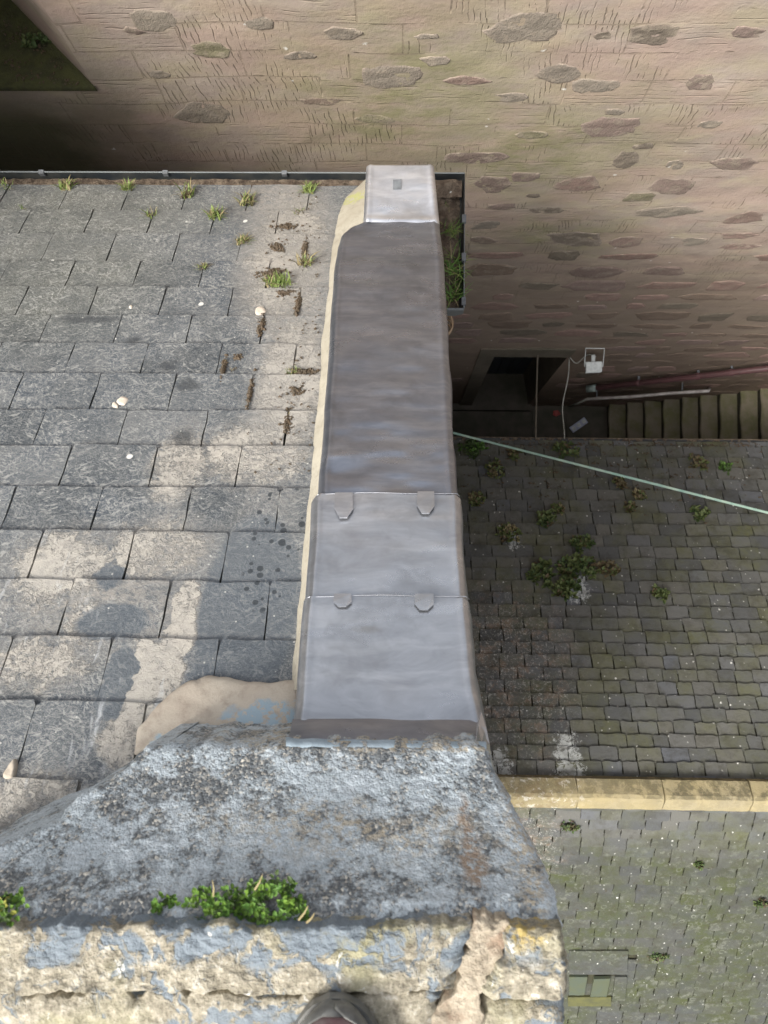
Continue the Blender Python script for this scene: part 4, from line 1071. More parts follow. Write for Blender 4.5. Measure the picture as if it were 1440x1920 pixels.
# ---------------------------------------------------------------- the lower roof on the right
low = empty('slated_outbuilding', (3, 0, 0), 'lower building with a mossy small-slate roof and yellow stone ridge', 'building')
LX0, LX1 = 0.22, 8.0
BY = -8.4
def FZ(y): return CAMZ - RA - RB * y
def BZ(y): return CAMZ - RA2 + RB * y
V = [(LX0, BY + .1, 0), (LX1, BY + .1, 0), (LX1, EAVES_Y - 0.05, 0), (LX0, EAVES_Y - 0.05, 0),
     (LX0, BY + .1, BZ(BY + .1) - .06), (LX1, BY + .1, BZ(BY + .1) - .06), (LX1, EAVES_Y - 0.05, FZ(EAVES_Y - .05) - .06), (LX0, EAVES_Y - 0.05, FZ(EAVES_Y - .05) - .06),
     (LX0, RIDGE_Y, FZ(RIDGE_Y) - .06), (LX1, RIDGE_Y, FZ(RIDGE_Y) - .06)]
Fc = [(0, 1, 2, 3), (0, 4, 5, 1), (3, 2, 6, 7), (0, 3, 7, 8, 4), (1, 5, 9, 6, 2), (4, 8, 9, 5), (8, 7, 6, 9)]
mk('building_wall', V, Fc, M_RUBBLE, low)
V = [(LX0, RIDGE_Y, FZ(RIDGE_Y) - .012), (LX1, RIDGE_Y, FZ(RIDGE_Y) - .012), (LX1, EAVES_Y, FZ(EAVES_Y) - .012), (LX0, EAVES_Y, FZ(EAVES_Y) - .012),
     (LX1, BY, BZ(BY) - .012), (LX0, BY, BZ(BY) - .012)]
mk('roof_deck', V, [(0, 3, 2, 1), (0, 1, 4, 5)], M_BED, low)
cands = []
def slope_rows(y_start, y_end, sgn, zf, nrm, dr_, sd0):
    """lay courses from the ridge down"""
    total = abs(y_end - y_start) / cR
    s_ = 0.05; i = 0; rs = random.Random(sd0); sd = sd0
    while s_ < total - 0.02:
        f = s_ / 4.76
        e = 0.140 + 0.060 * min(f, 1.2) + rs.uniform(-0.006, 0.006)
        s2 = min(s_ + e, total + 0.02)
        x_ = LX0 + rs.uniform(0, 0.2)
        wb = 0.205 + 0.055 * min(f, 1.3)
        drift = rs.uniform(-0.02, 0.02)
        while x_ < LX1:
            w_ = wb * rs.uniform(0.72, 1.42)
            sd += 1
            ya = y_start + sgn * s_ * cR; yb_ = y_start + sgn * (s2 + rs.uniform(-0.008, 0.008)) * cR
            tmp = []
            plate(x_ + 0.004, x_ + w_ - rs.uniform(0.004, 0.010), ya, yb_, nrm, dr_, zf, 0.013, 'slate', M_SSLATE, low, sd, 0.035, 0.022, 0.006, tmp, rs.uniform(0, 0.003))
            cands.append((tmp[0], (x_ + w_ / 2, (ya + yb_) / 2), w_, s2 - s_, zf))
            x_ += w_
        s_ = s2; i += 1
slope_rows(RIDGE_Y, EAVES_Y, 1, FZ, nF, dF, 3000)
slope_rows(RIDGE_Y, BY, -1, BZ, nB, dB, 9000)
def seen(c):
    (V, Fc, t), (x_, y_), w_, e_, zf = c
    P = [project(p) for p in V[:len(V) // 2]]
    xs2 = [p[0] for p in P]; ys2 = [p[1] for p in P]
    cx_, cy_ = sum(xs2) / len(xs2), sum(ys2) / len(ys2)
    lim = 868 + max(0, (cy_ - 900)) * 0.10 if cy_ < 1440 else 930 + (cy_ - 1440) * 0.42
    if not (min(lim, 1062) - 15 < cx_ < 1455 and 820 < cy_ < 1930): return 0
    return (max(xs2) - min(xs2)) * (max(ys2) - min(ys2))
light_c = at_slope(1122, 1815, RA2, -RB)
sc_ = []
for c in cands:
    x_, y_ = c[1]
    if abs(x_ - light_c[0]) < 0.30 and abs(y_ - light_c[1]) < 0.26: continue
    sc_.append((seen(c), c))
order = sorted(range(len(sc_)), key=lambda i: -sc_[i][0])
single = set(order[:296])
SV = []; SF = []; ST = []
for i, (_, c) in enumerate(sc_):
    V, Fc, t = c[0]
    if i in single and sc_[i][0] > 0:
        mk('slate', V, Fc, M_SSLATE, low, tint=t)
    else:
        n = len(SV); SV += [tuple(p) for p in V]; SF += [tuple(j + n for j in f) for f in Fc]; ST += [t] * len(V)
o = mk('slate_courses', SV, SF, M_SSLATE, low, tint=np.array(ST)); o['kind'] = 'stuff'
# stone ridge
rj = [at_depth(px_, 1485, RIDGE_D - 0.1)[0] for px_ in (1085, 1248, 1413)]
rx = [rj[0] - 1.72, rj[0] - 0.86] + rj
while rx[-1] < LX1: rx.append(rx[-1] + 0.86)
for i, (a, b_) in enumerate(zip(rx[:-1], rx[1:])):
    dz = rs.uniform(-0.006, 0.006); n = 14; V = []
    a = max(a, LX0)
    if b_ < LX0 + 0.1: continue
    zt = CAMZ - RIDGE_D + 0.085 + dz
    prof = [(0.165, -0.125 - 0.035), (0.160, -0.085), (0.035, -0.002), (0.0, 0.006), (-0.035, -0.006), (-0.130, -0.090), (-0.135, -0.135)]
    for j in range(n):
        x_ = a + 0.005 + (b_ - a - 0.010) * j / (n - 1)
        ed = 0.006 if j in (0, n - 1) else 0
        for (py_, pz_) in prof:
            V.append((x_ + (0.008 * vn(py_ * 10, i, 1, 3) if j in (0, n - 1) else 0), RIDGE_Y + py_ * (1 - ed) + rs.uniform(-.0025, .0025), zt + pz_ - ed + rs.uniform(-.003, .003)))
    Fc = []; m_ = len(prof)
    for j in range(n - 1):
        for q in range(m_ - 1): Fc.append((j * m_ + q, j * m_ + q + 1, (j + 1) * m_ + q + 1, (j + 1) * m_ + q))
        Fc.append((j * m_ + m_ - 1, j * m_, (j + 1) * m_, (j + 1) * m_ + m_ - 1))
    Fc += [tuple(range(m_ - 1, -1, -1)), tuple((n - 1) * m_ + q for q in range(m_))]
    mk('ridge_stone', V, Fc, M_RIDGE, low)
# eaves: narrow wallhead strip with silt
V, Fc = box_vf(LX0, LX1, EAVES_Y - 0.02, EAVES_Y + 0.075, FZ(EAVES_Y) - 0.16, FZ(EAVES_Y) - 0.03); mk('eaves_gutter', V, Fc, M_GUTTER, low)
V, Fc = tube([(LX0, EAVES_Y + 0.077, FZ(EAVES_Y) - 0.026), (LX1, EAVES_Y + 0.077, FZ(EAVES_Y) - 0.026)], 0.007, 6); mk('gutter_rim', V, Fc, M_SOIL, low)
xs_ = np.linspace(LX0, LX1, 900); vs_ = np.linspace(0, 1, 5); Xg, Vg = np.meshgrid(xs_, vs_)
V, Q = grid(np.stack([Xg, EAVES_Y - 0.03 + Vg * 0.10, FZ(EAVES_Y) - 0.032 + 0.014 * fbm(Xg, Vg * 0.1, 20, 3, 8)], -1)); o = mk('eaves_silt', V, Q, M_SOIL, low); o['kind'] = 'stuff'
# small roof light on the weather side
rl = empty('roof_light', light_c, 'small grimy three-pane roof light among mossy slates at the lower right', 'roof light')
def onb(px_, py_, h): return at_slope(px_, py_, RA2, -RB) + nB * h
def slab(pix, h, th, mat, name, par_):
    P = [onb(a_, b_, h) for a_, b_ in pix]; V, Fc = prism(P, nB, th); return mk(name, V, Fc, mat, par_, tint=(0.9, 0.3, 0.5))
slab([(1066, 1776), (1176, 1776), (1174, 1820), (1066, 1820)], 0.045, 0.03, M_SSLATE, 'flashing', rl)
slab([(1066, 1824), (1100, 1824), (1094, 1858), (1066, 1858)], 0.050, 0.035, M_PANE, 'pane', rl)
slab([(1112, 1826), (1142, 1825), (1135, 1859), (1105, 1859)], 0.062, 0.035, M_PANE, 'pane', rl)
slab([(1152, 1824), (1174, 1824), (1170, 1868), (1146, 1868)], 0.050, 0.035, M_SSLATE, 'pane', rl)
slab([(1064, 1861), (1144, 1861), (1144, 1878), (1064, 1878)], 0.055, 0.040, M_SILL, 'sill', rl)
slab([(1064, 1774), (1176, 1774), (1172, 1876), (1066, 1876)], 0.012, 0.03, M_BED, 'kerb', rl)

# ---------------------------------------------------------------- things in the gap
fl = at_wall(1113, 688, WALL_Y - 0.24)
flood = empty('floodlight', fl, 'white square floodlight on a bracket beside the dark doorway', 'floodlight')
fx, fy, fz = fl
def obox(c, sx_, sy_, sz_, rot, mat, name, par_, bev=0.0):
    V, Fc = box_vf(-sx_ / 2, sx_ / 2, -sy_ / 2, sy_ / 2, -sz_ / 2, sz_ / 2)
    Rr = Euler(rot).to_matrix(); V = [np.array(Rr @ Vector(v)) + np.array(c) for v in V]
    o = mk(name, V, Fc, mat, par_)
    if bev:
        m = o.modifiers.new('bevel', 'BEVEL'); m.width = bev; m.segments = 2
    return o
obox((fx, fy, fz), 0.215, 0.14, 0.05, (0.25, 0, 0.05), M_WHITE, 'lamp_housing', flood, 0.01)
obox((fx, fy - 0.006, fz - 0.028), 0.20, 0.13, 0.012, (0.25, 0, 0.05), M_GLASS, 'lamp_glass', flood)
V, Fc = tube([(fx - .118, fy, fz), (fx - .122, fy + .08, fz + .03), (fx - .122, WALL_Y - .012, fz + .08), (fx + .122, WALL_Y - .012, fz + .08), (fx + .122, fy + .08, fz + .03), (fx + .118, fy, fz)], 0.007, 6)
mk('bracket', V, Fc, M_WHITE, flood)
obox((fx - 0.01, fy + 0.11, fz + 0.02), 0.045, 0.09, 0.04, (0, 0, 0), M_WHITE, 'junction_box', flood, 0.004)
c0 = (fx + 0.02, fy + 0.13, fz + 0.03); c1_ = at_wall(1067, 672, WALL_Y - 0.03)
pts = [np.array(c0) * (1 - t) + c1_ * t + np.array([0, 0.05 * math.sin(t * 7), -0.10 * math.sin(t * math.pi)]) for t in np.linspace(0, 1, 18)]
V, Fc = tube(pts, 0.008, 6); tag(mk('lamp_flex', V, Fc, M_CABLE, smooth=True), 'white flex looping from the doorway corner to the floodlight', 'cable')
e1 = at_slope(1055, 826, RA, RB) + (0, 0.02, 0.02)
pts = [c1_ * (1 - t) + e1 * t + np.array([0.02 * math.sin(t * 8), 0, -0.10 * math.sin(t * math.pi)]) for t in np.linspace(0, 1, 20)]
V, Fc = tube(pts, 0.007, 6); tag(mk('strung_cable', V, Fc, M_CABLE, smooth=True), 'pale wavy cable strung from the doorway corner to the eaves', 'cable')
w1 = at_wall(1008, 665, WALL_Y - 0.02); e2 = at_slope(1004, 826, RA, RB) + (0, 0.02, 0.02)
V, Fc = tube([w1, w1 * .5 + e2 * .5 + (0, 0, -.02), e2], 0.011, 6); tag(mk('tie_rod', V, Fc, simple('rusty_iron_rod', (0.12, 0.10, 0.075), 0.7)), 'thin rusty rod crossing the gap in front of the doorway', 'rod')
a = at_wall(1112, 728, WALL_Y - 0.10); b_ = at_wall(1445, 690, WALL_Y - 0.10)
ext = b_ + (b_ - a) * 0.8
pi_ = empty('maroon_pipe', a, 'maroon painted pipe rising to the right along the wall above the steps', 'pipe')
V, Fc = tube([a, ext], 0.045, 12); mk('pipe_run', V, Fc, M_PIPE, pi_, smooth=True)
dd = (b_ - a) / np.linalg.norm(b_ - a)
V, Fc = tube([a - dd * 0.10, a + dd * 0.05], 0.058, 12); mk('pipe_end', V, Fc, simple('grey_green_pipe_end', (0.22, 0.27, 0.25), 0.5), pi_, smooth=True)
for t in (0.28, 0.62, 0.80, 1.0, 1.3):
    q_ = a * (1 - t) + b_ * t; V, Fc = tube([q_ - dd * 0.02, q_ + dd * 0.02], 0.055, 12); mk('pipe_collar', V, Fc, M_PIPE, pi_)
    V, Fc = box_vf(q_[0] - .015, q_[0] + .015, q_[1], WALL_Y + .01, q_[2] - .015, q_[2] + .015); mk('pipe_bracket', V, Fc, M_CLIP, pi_)
hp = [at_wall(1068, 762, WALL_Y - 0.16), at_wall(1101, 748, WALL_Y - 0.16), at_wall(1180, 744, WALL_Y - 0.16), at_wall(1260, 737, WALL_Y - 0.16), at_wall(1328, 733, WALL_Y - 0.16), at_wall(1330, 728, WALL_Y - 0.02)]
hr_ = empty('handrail', hp[1], 'grey white handrail tube along the wall below the maroon pipe', 'handrail')
V, Fc = tube([hp[0], hp[0] * .5 + hp[1] * .5 + (0, 0, -.05), hp[1]], 0.018, 8); mk('rail_end', V, Fc, M_CABLE, hr_, smooth=True)
V, Fc = tube(hp[1:], 0.026, 10); mk('rail', V, Fc, M_WPIPE, hr_, smooth=True)
for t in (1, 3):
    q_ = hp[t]; V, Fc = tube([q_ + (0.15, 0, 0.01), (q_[0] + 0.15, WALL_Y, q_[2] + 0.04)], 0.012, 6); mk('rail_bracket', V, Fc, M_CLIP, hr_)
# litter
p = at_depth(1085, 797, CAMZ - 0.05)
lit = empty('plastic_tray', p, 'pale blue plastic tray lying askew on the yard at the foot of the steps', 'litter')
obox(p, 0.33, 0.12, 0.025, (0, 0, 0.62), M_LITTER, 'tray_body', lit, 0.006)
Rr = Euler((0, 0, 0.62)).to_matrix()
for k_ in (-0.11, 0.0, 0.11):
    q_ = Rr @ Vector((k_, 0, 0.016)); obox((p[0] + q_.x, p[1] + q_.y, p[2] + q_.z), 0.07, 0.07, 0.012, (0, 0, 0.62), M_WHITE, 'tray_cell', lit, 0.003)
p = at_depth(1043, 775, CAMZ - 0.05)
V, Fc = prism([p + (-.06, -.03, .03), p + (.0, -.06, .02), p + (.07, -.02, .05), p + (.02, .05, .04), p + (-.05, .04, .02)], (0, 0, 1), 0.03)
tag(mk('crushed_cup', V, Fc, M_RED), 'small crushed red plastic scrap on the yard before the doorway', 'litter')
# mint green strap over the lower roof
ra_ = at_depth(800, 799, 9.75); rb_ = at_slope(1470, 980, RA, RB) + nF * 0.10
rb2 = rb_ + (rb_ - ra_) * 0.35
V = []; Fc = []
npt = 60
for i in range(npt):
    t = i / (npt - 1); c = ra_ * (1 - t) + rb2 * t
    tw = 0.25 * math.sin(t * 9) ; wv_ = 0.014
    V += [c + np.array([0, -wv_ * math.cos(tw), wv_ * math.sin(tw)]), c + np.array([0, wv_ * math.cos(tw), -wv_ * math.sin(tw)]), c + np.array([0, wv_ * math.cos(tw), -wv_ * math.sin(tw) - 0.006]), c + np.array([0, -wv_ * math.cos(tw), wv_ * math.sin(tw) - 0.006])]
for i in range(npt - 1):
    for q in range(4): Fc.append((i * 4 + q, i * 4 + (q + 1) % 4, (i + 1) * 4 + (q + 1) % 4, (i + 1) * 4 + q))
tag(mk('green_strap', V, Fc, M_ROPE), 'taut pale mint green strap stretched over the lower roof', 'strap')
# small clear clip lying in the gutter return
p = at_depth(849, 350, 3.82)
o = []
for (x0_, x1_, y0_, y1_) in ((-.03, .03, -.02, -.014), (-.03, .03, .014, .02), (-.03, -.024, -.014, .014), (.024, .03, -.014, .014)):
    o.append(box_vf(x0_, x1_, y0_, y1_, 0, .008))
V, Fc = join(o); Rr = Euler((0.2, 0, 0.45)).to_matrix(); V = [np.array(Rr @ Vector(v)) + p + (0, 0, -0.01) for v in V]
tag(mk('plastic_buckle', V, Fc, M_PCLEAR), 'small clear plastic rectangle lying in the gutter corner', 'litter')

# ---------------------------------------------------------------- plants
def basis(n):
    n = Vector(n).normalized(); t = n.orthogonal().normalized(); return t, n.cross(t), n
def blades(c, n, count, length, spread, mats, seed, squash=(1, 1), lean=0.9, width=0.06):
    rs = random.Random(seed); t, b2, nn = basis(n); V = []; Fc = []; mi = []
    c = Vector(c)
    for k in range(count):
        a = rs.uniform(0, 6.283); d = (t * math.cos(a) + b2 * math.sin(a))
        base = c + (Vector((1, 0, 0)) * rs.uniform(-1, 1) * spread * squash[0] + Vector((0, 1, -0.6)).normalized() * rs.uniform(-1, 1) * spread * squash[1]) * 0.5
        L = length * rs.uniform(0.45, 1.0); le = rs.uniform(0.2, lean); w_ = L * width * rs.uniform(0.7, 1.3); sd_ = d.cross(nn) * w_
        m = rs.choices(range(len(mats)), [q[1] for q in mats])[0]
        i0 = len(V)
        for f in (0, 0.35, 0.7):
            p = base + nn * (L * f * (1 - 0.45 * f * le)) + d * (L * le * f * f * 1.1 + L * 0.15 * f)
            ww = 1 - 0.75 * f
            V += [tuple(p - sd_ * ww), tuple(p + sd_ * ww)]
        p = base + nn * (L * (1 - 0.45 * le) * 0.95) + d * (L * le * 1.15); V.append(tuple(p))
        Fc += [(i0, i0 + 1, i0 + 3, i0 + 2), (i0 + 2, i0 + 3, i0 + 5, i0 + 4), (i0 + 4, i0 + 5, i0 + 6)]; mi += [m] * 3
    return V, Fc, mi
def leaves(c, n, count, rad, size, mats, seed, sq=(1.0, 1.0, 0.6), cup=0.25):
    rs = random.Random(seed); V = []; Fc = []; mi = []; c = Vector(c); nn = Vector(n).normalized(); t = Vector((1, 0, 0)); b2 = nn.cross(t)
    hubs = []
    for _ in range(max(3, count // 9)):
        r = math.sqrt(rs.random()) * rad; a = rs.uniform(0, 6.283)
        hubs.append((c + t * r * math.cos(a) * sq[0] + b2 * r * math.sin(a) * sq[1] + nn * rs.uniform(0.1, 1) * rad * sq[2] * (1.1 - r / rad), rs.choices(range(len(mats)), [q[1] for q in mats])[0]))
    for k in range(count):
        h, hm = rs.choice(hubs)
        a = rs.uniform(0, 6.283); el = rs.uniform(-0.2, 1.1)
        d = (t * math.cos(a) + b2 * math.sin(a)) * math.cos(el) + nn * math.sin(el)
        s_ = d.cross(nn).normalized(); u_ = s_.cross(d).normalized(); L = size * rs.uniform(0.6, 1.25); w_ = L * 0.34
        base = h + d * L * rs.uniform(0.05, 0.5)
        m = hm if rs.random() < 0.75 else rs.choices(range(len(mats)), [q[1] for q in mats])[0]
        i0 = len(V)
        V += [tuple(base), tuple(base + d * L * .35 + s_ * w_ + u_ * w_ * cup), tuple(base + d * L * .8 + s_ * w_ * .75 + u_ * w_ * cup), tuple(base + d * L - u_ * w_ * .2),
              tuple(base + d * L * .8 - s_ * w_ * .75 + u_ * w_ * cup), tuple(base + d * L * .35 - s_ * w_ + u_ * w_ * cup), tuple(base + d * L * .5)]
        Fc += [(i0, i0 + 6, i0 + 1), (i0 + 1, i0 + 6, i0 + 2), (i0 + 2, i0 + 6, i0 + 3), (i0 + 3, i0 + 6, i0 + 4), (i0 + 4, i0 + 6, i0 + 5), (i0 + 5, i0 + 6, i0)]; mi += [m] * 6
    return V, Fc, mi
def crumbs(c, n, count, rad, size, seed, sq=(1, 1), base_h=0.0):
    rs = random.Random(seed); V = []; Fc = []; nn = Vector(n).normalized(); t = Vector((1, 0, 0)); b2 = nn.cross(t); c = Vector(c)
    for k in range(count):
        r = abs(rs.gauss(0, 0.5)) * rad; a = rs.uniform(0, 6.283); s_ = size * rs.uniform(0.5, 1.4)
        p = c + t * r * math.cos(a) * sq[0] + b2 * r * math.sin(a) * sq[1] + nn * (base_h + s_ * 0.3)
        i0 = len(V)
        for q in range(5):
            aa = q * 1.2566 + rs.uniform(-.3, .3); V.append(tuple(p + (t * math.cos(aa) + b2 * math.sin(aa)) * s_ * rs.uniform(.6, 1.2)))
        V.append(tuple(p + nn * s_ * rs.uniform(.5, 1.2)))
        Fc += [(i0 + q, i0 + (q + 1) % 5, i0 + 5) for q in range(5)]
    return V, Fc, None
def plant(name, V, Fc, mi, mats, label, cat, group, origin):
    o = mk(name, V, Fc, mats, None, mi=mi, origin=origin); return tag(o, label, cat, group)
G1 = [(M_GRASS, 6), (M_STRAW, 3)]; G2 = [(M_GRASS, 3), (M_STRAW, 5), (M_BROWN, 2)]; G3 = [(M_STRAW, 3), (M_BROWN, 6)]
T = [(14, 358, 30, G1, 'small grass tuft at the gutter edge, leftmost of the slate roof'),
     (127, 360, 30, G1, 'grass tuft at the gutter edge, second from the left of the slate roof'),
     (242, 361, 30, G1, 'green grass tuft at the gutter edge below the second gutter clip'),
     (352, 374, 36, G2, 'straggly green and brown grass tuft near the third gutter clip'),
     (465, 386, 36, G2, 'yellow brown dead grass tuft one row from the gutter'),
     (286, 412, 32, G1, 'round bright green grass tuft in the second slate row, left one'),
     (405, 414, 34, G1, 'bright green grass tuft in the second slate row, right one'),
     (456, 462, 30, G2, 'pale yellowish grass tuft in the third slate row'),
     (382, 510, 22, G2, 'small pale weed tuft in the fourth slate row'),
     (580, 366, 30, G1, 'green tuft at the gutter edge nearest the lead end piece'),
     (562, 408, 26, G2, 'withered tuft between the lead end piece and brown moss clumps'),
     (572, 503, 34, G2, 'green and brown tuft beside the verge in the fourth row'),
     (522, 541, 42, [(M_GRASS, 9), (M_STRAW, 1)], 'flat bright green grass spray under the large brown moss clump'),
     (47, 398, 16, G1, 'tiny grass sprig in a joint at the far left'),
     (440, 700, 14, G3, 'tiny brown sprig in a slate joint halfway down the verge'),
     (548, 704, 26, G1, 'small green sprig at the end of the brown moss streak')]
for i, (px_, py_, sz, mats, lab) in enumerate(T):
    c = on_left(px_, py_, 0.018); s_ = sz / F * (CAMZ - c[2])
    V, Fc, mi = blades(c, nL, int((60 if sz > 20 else 16) * (0.5 + 0.25 * (i * 7 % 5))), s_ * (0.6 + 0.07 * (i * 3 % 5)), s_ * 0.7, mats, 40 + i, (1, 1) if i != 12 else (1.7, 0.6), 1.2, 0.07)
    plant('grass_tuft', V, Fc, mi, [m[0] for m in mats], lab, 'grass tuft', 'weeds on the slate roof', c)
MM = [(535, 432, 38, 16, 'brown moss clump in the second slate row near the verge'), (521, 470, 30, 26, 'round brown moss clump in the third slate row'),
      (510, 519, 52, 26, 'large brown moss clump above the bright green spray'), (536, 557, 40, 14, 'thin brown moss patch just above the flat green spray'),
      (572, 474, 10, 34, 'narrow brown moss strip in a joint beside the verge'), (560, 577, 9, 48, 'long thin moss strip filling an upright slate joint'),
      (570, 704, 44, 10, 'flat moss streak along a slate edge reaching the verge'), (540, 800, 16, 52, 'upright dark brown moss clump beside the fillet, ninth slate row'),
      (492, 615, 10, 40, 'moss in a slate joint below the white dropping'), (447, 678, 14, 12, 'lone moss crumb halfway down the slates'),
      (420, 700, 7, 50, 'moss in a slate joint left of the flat moss streak'), (555, 740, 24, 14, 'faint brown moss patch below the flat moss streak'),
      (470, 745, 6, 60, 'thin moss line in a slate joint below the lone crumb'), (348, 375, 12, 14, 'brown moss under the straggly grass tuft')]
for i, (px_, py_, w_, h_, lab) in enumerate(MM):
    c = on_left(px_, py_, 0.014); k_ = (CAMZ - c[2]) / F
    V, Fc, mi = crumbs(c, nL, int(50 + w_ * h_ * 0.16 + (70 if h_ > 30 and w_ < 12 else 0)), 1.0, 0.0068, 70 + i, (w_ * k_ * .6, h_ * k_ * .8), 0.004)
    V2, F2, m2 = blades(c, nL, int(8 + w_ * h_ * .012), 0.022, 0.01, G3, 90 + i, (w_ * k_ * 90, h_ * k_ * 90), 1.0, 0.07)
    nf = len(Fc); nv = len(V)
    V = V + V2; Fc = Fc + [tuple(j + nv for j in f) for f in F2]
    o_ = plant('moss_clump', V, Fc, [1] * nf + m2, [M_STRAW, M_BROWN], lab, 'moss', 'moss on the slate roof', c)
# scattered crumbs of moss between slates and verge
CV = []; CF = []
rs = random.Random(5)
for k_ in range(170):
    px_ = rs.gauss(575, 30); py_ = rs.uniform(370, 900)
    if px_ > 612 - (py_ - 400) * 0.03: continue
    c = on_left(px_, py_, 0.021); V, Fc, _ = crumbs(c, nL, 3, 0.006, rs.uniform(0.002, 0.005), k_)
    n = len(CV); CV += V; CF += [tuple(j + n for j in f) for f in Fc]
tag(mk('moss_crumbs', CV, CF, M_BROWN), kind='stuff')
# thrown pale droppings on the slates
for i, (px_, py_, r_, lab) in enumerate([(231, 757, 11, 'largest cream bird dropping on the slates, middle left'), (199, 719, 9, 'round white bird dropping on the left slates'),
                                         (218, 766, 7, 'small dropping touching the largest cream one'), (488, 590, 12, 'cream crusty dropping near the verge, above a mossy joint'), (247, 582, 4, 'tiny white dot dropping in the upper slates')]):
    x_, y_ = smooth_poly([(px_ + r_ * math.cos(a) * rs.uniform(.7, 1.25), py_ + r_ * .85 * math.sin(a) * rs.uniform(.7, 1.25)) for a in np.linspace(0, 6.283, 12)[:-1]], 26, 0.8, i)
    R_ = [[on_left(px_ + (a_ - px_) * f, py_ + (b_ - py_) * f, 0.0175 + h) for a_, b_ in list(zip(x_, y_)) + [(x_[0], y_[0])]] for f, h in ((1, -.002), (.85, .0015), (.4, .002), (.0, .002))]
    V, Q = grid(np.array(R_)); tag(mk('bird_dropping', V, Q, simple('cream_dropping', (0.68, 0.60, 0.50), 0.8, 0, (0.55, 0.47, 0.38), 60) if i != 1 else M_WHITE, smooth=True), lab, 'bird dropping', 'droppings on the slate roof')

W1 = [(M_WEED, 6), (M_DARKLF, 3), (M_WEEDR, 1)]; W2 = [(M_WEEDR, 6), (M_WEED, 3)]; W3 = [(M_DARKLF, 6), (M_GRASS2, 3)]; W4 = [(M_WEED, 3), (M_STRAW, 1), (M_WEEDR, 2)]
RW = [(885, 845, 52, 36, W3, 'dark green weed on the lower eaves right beside the capping'), (1062, 848, 52, 34, W1, 'leafy weed on the lower eaves where the pale cable ends'),
      (1305, 872, 32, 30, W2, 'brownish weed on the lower roof near the steps, left of a green one'), (1357, 881, 24, 18, W3, 'small dark green weed on the lower roof, nearest the steps'),
      (1158, 910, 22, 18, W2, 'small reddish weed just above the strap'), (1197, 935, 22, 16, W4, 'pale weed just below the strap, upper of two'),
      (1179, 955, 16, 18, W2, 'reddish weed just below the strap, lower of two'), (1308, 966, 34, 26, W1, 'green rosette weed below the right part of the strap'),
      (1020, 978, 38, 28, W1, 'green weed upper left of the big weed cluster'), (955, 1006, 42, 34, W4, 'straw-coloured weed left of the big weed cluster'),
      (1088, 1023, 46, 28, W1, 'green weed just above the big weed cluster'), (1078, 1066, 74, 44, W1, 'largest weed in the middle of the lower roof, upper right of the cluster'),
      (1014, 1078, 44, 52, W1, 'weed at the left of the big cluster'), (1062, 1106, 50, 38, W1, 'weed at the bottom of the big cluster'),
      (1140, 1069, 42, 22, W2, 'reddish weed trailing right from the big cluster'), (1237, 1117, 28, 26, W1, 'lone small green weed right of the big cluster'),
      (893, 940, 24, 30, W4, 'sparse brown weed close to the capping, left of the straw-coloured weed'), (930, 885, 34, 40, W4, 'moss-like weed below the eaves weed beside the capping'),
      (1045, 958, 26, 16, W4, 'thin weed between two slates below the strap middle'), (962, 855, 26, 18, W4, 'thin mossy weed at the lower eaves left of the rod')]
for i, (px_, py_, w_, h_, mats, lab) in enumerate(RW):
    c = at_slope(px_, py_, RA, RB) + nF * 0.03; k_ = (CAMZ - c[2]) / F; s_ = w_ * k_ * 0.5
    V, Fc, mi = leaves(c, nF, int(90 + w_ * h_ * 0.09), s_, 0.045 if i not in (11, 12, 13) else 0.055, mats, 200 + i, (1, h_ / w_ * 1.15, 0.45))
    plant('roof_weed', V, Fc, mi, [m[0] for m in mats], lab, 'weed', 'weeds on the lower roof', c)
BW = [(1070, 1543, 38, 12, 'dark moss cushion just below the ridge near our parapet'), (1307, 1616, 16, 8, 'smallest dark moss cushion, mid right of the far slope'),
      (1235, 1788, 34, 14, 'dark moss cushion right of the roof light'), (1425, 1686, 34, 10, 'moss cushion at the right border of the far slope')]
for i, (px_, py_, w_, h_, lab) in enumerate(BW):
    c = at_slope(px_, py_, RA2, -RB) + nB * 0.03; k_ = (CAMZ - c[2]) / F
    V, Fc, mi = leaves(c, nB, 160, w_ * k_ * .5, 0.03, [(M_DARKLF, 3), (M_BROWN, 3), (M_WEED, 2)], 300 + i, (1, h_ / w_ * 1.5, 0.25))
    plant('moss_cushion', V, Fc, mi, [M_DARKLF, M_BROWN, M_WEED], lab, 'moss', 'moss on the far slope', c)
# moss strung through the upper joints of the lower roof
CV = []; CF = []
for k_ in range(420):
    px_ = rs.uniform(865, 1450); py_ = 836 + abs(rs.gauss(0, 60))
    if k_ < 190: py_ = rs.uniform(832, 842)
    c = at_slope(px_, py_, RA, RB) + nF * 0.022; V, Fc, _ = crumbs(c, nF, 5, 0.05, rs.uniform(0.006, 0.014), k_, (1, .6))
    n = len(CV); CV += V; CF += [tuple(j + n for j in f) for f in Fc]
tag(mk('eaves_moss', CV, CF, M_BROWN), kind='stuff')
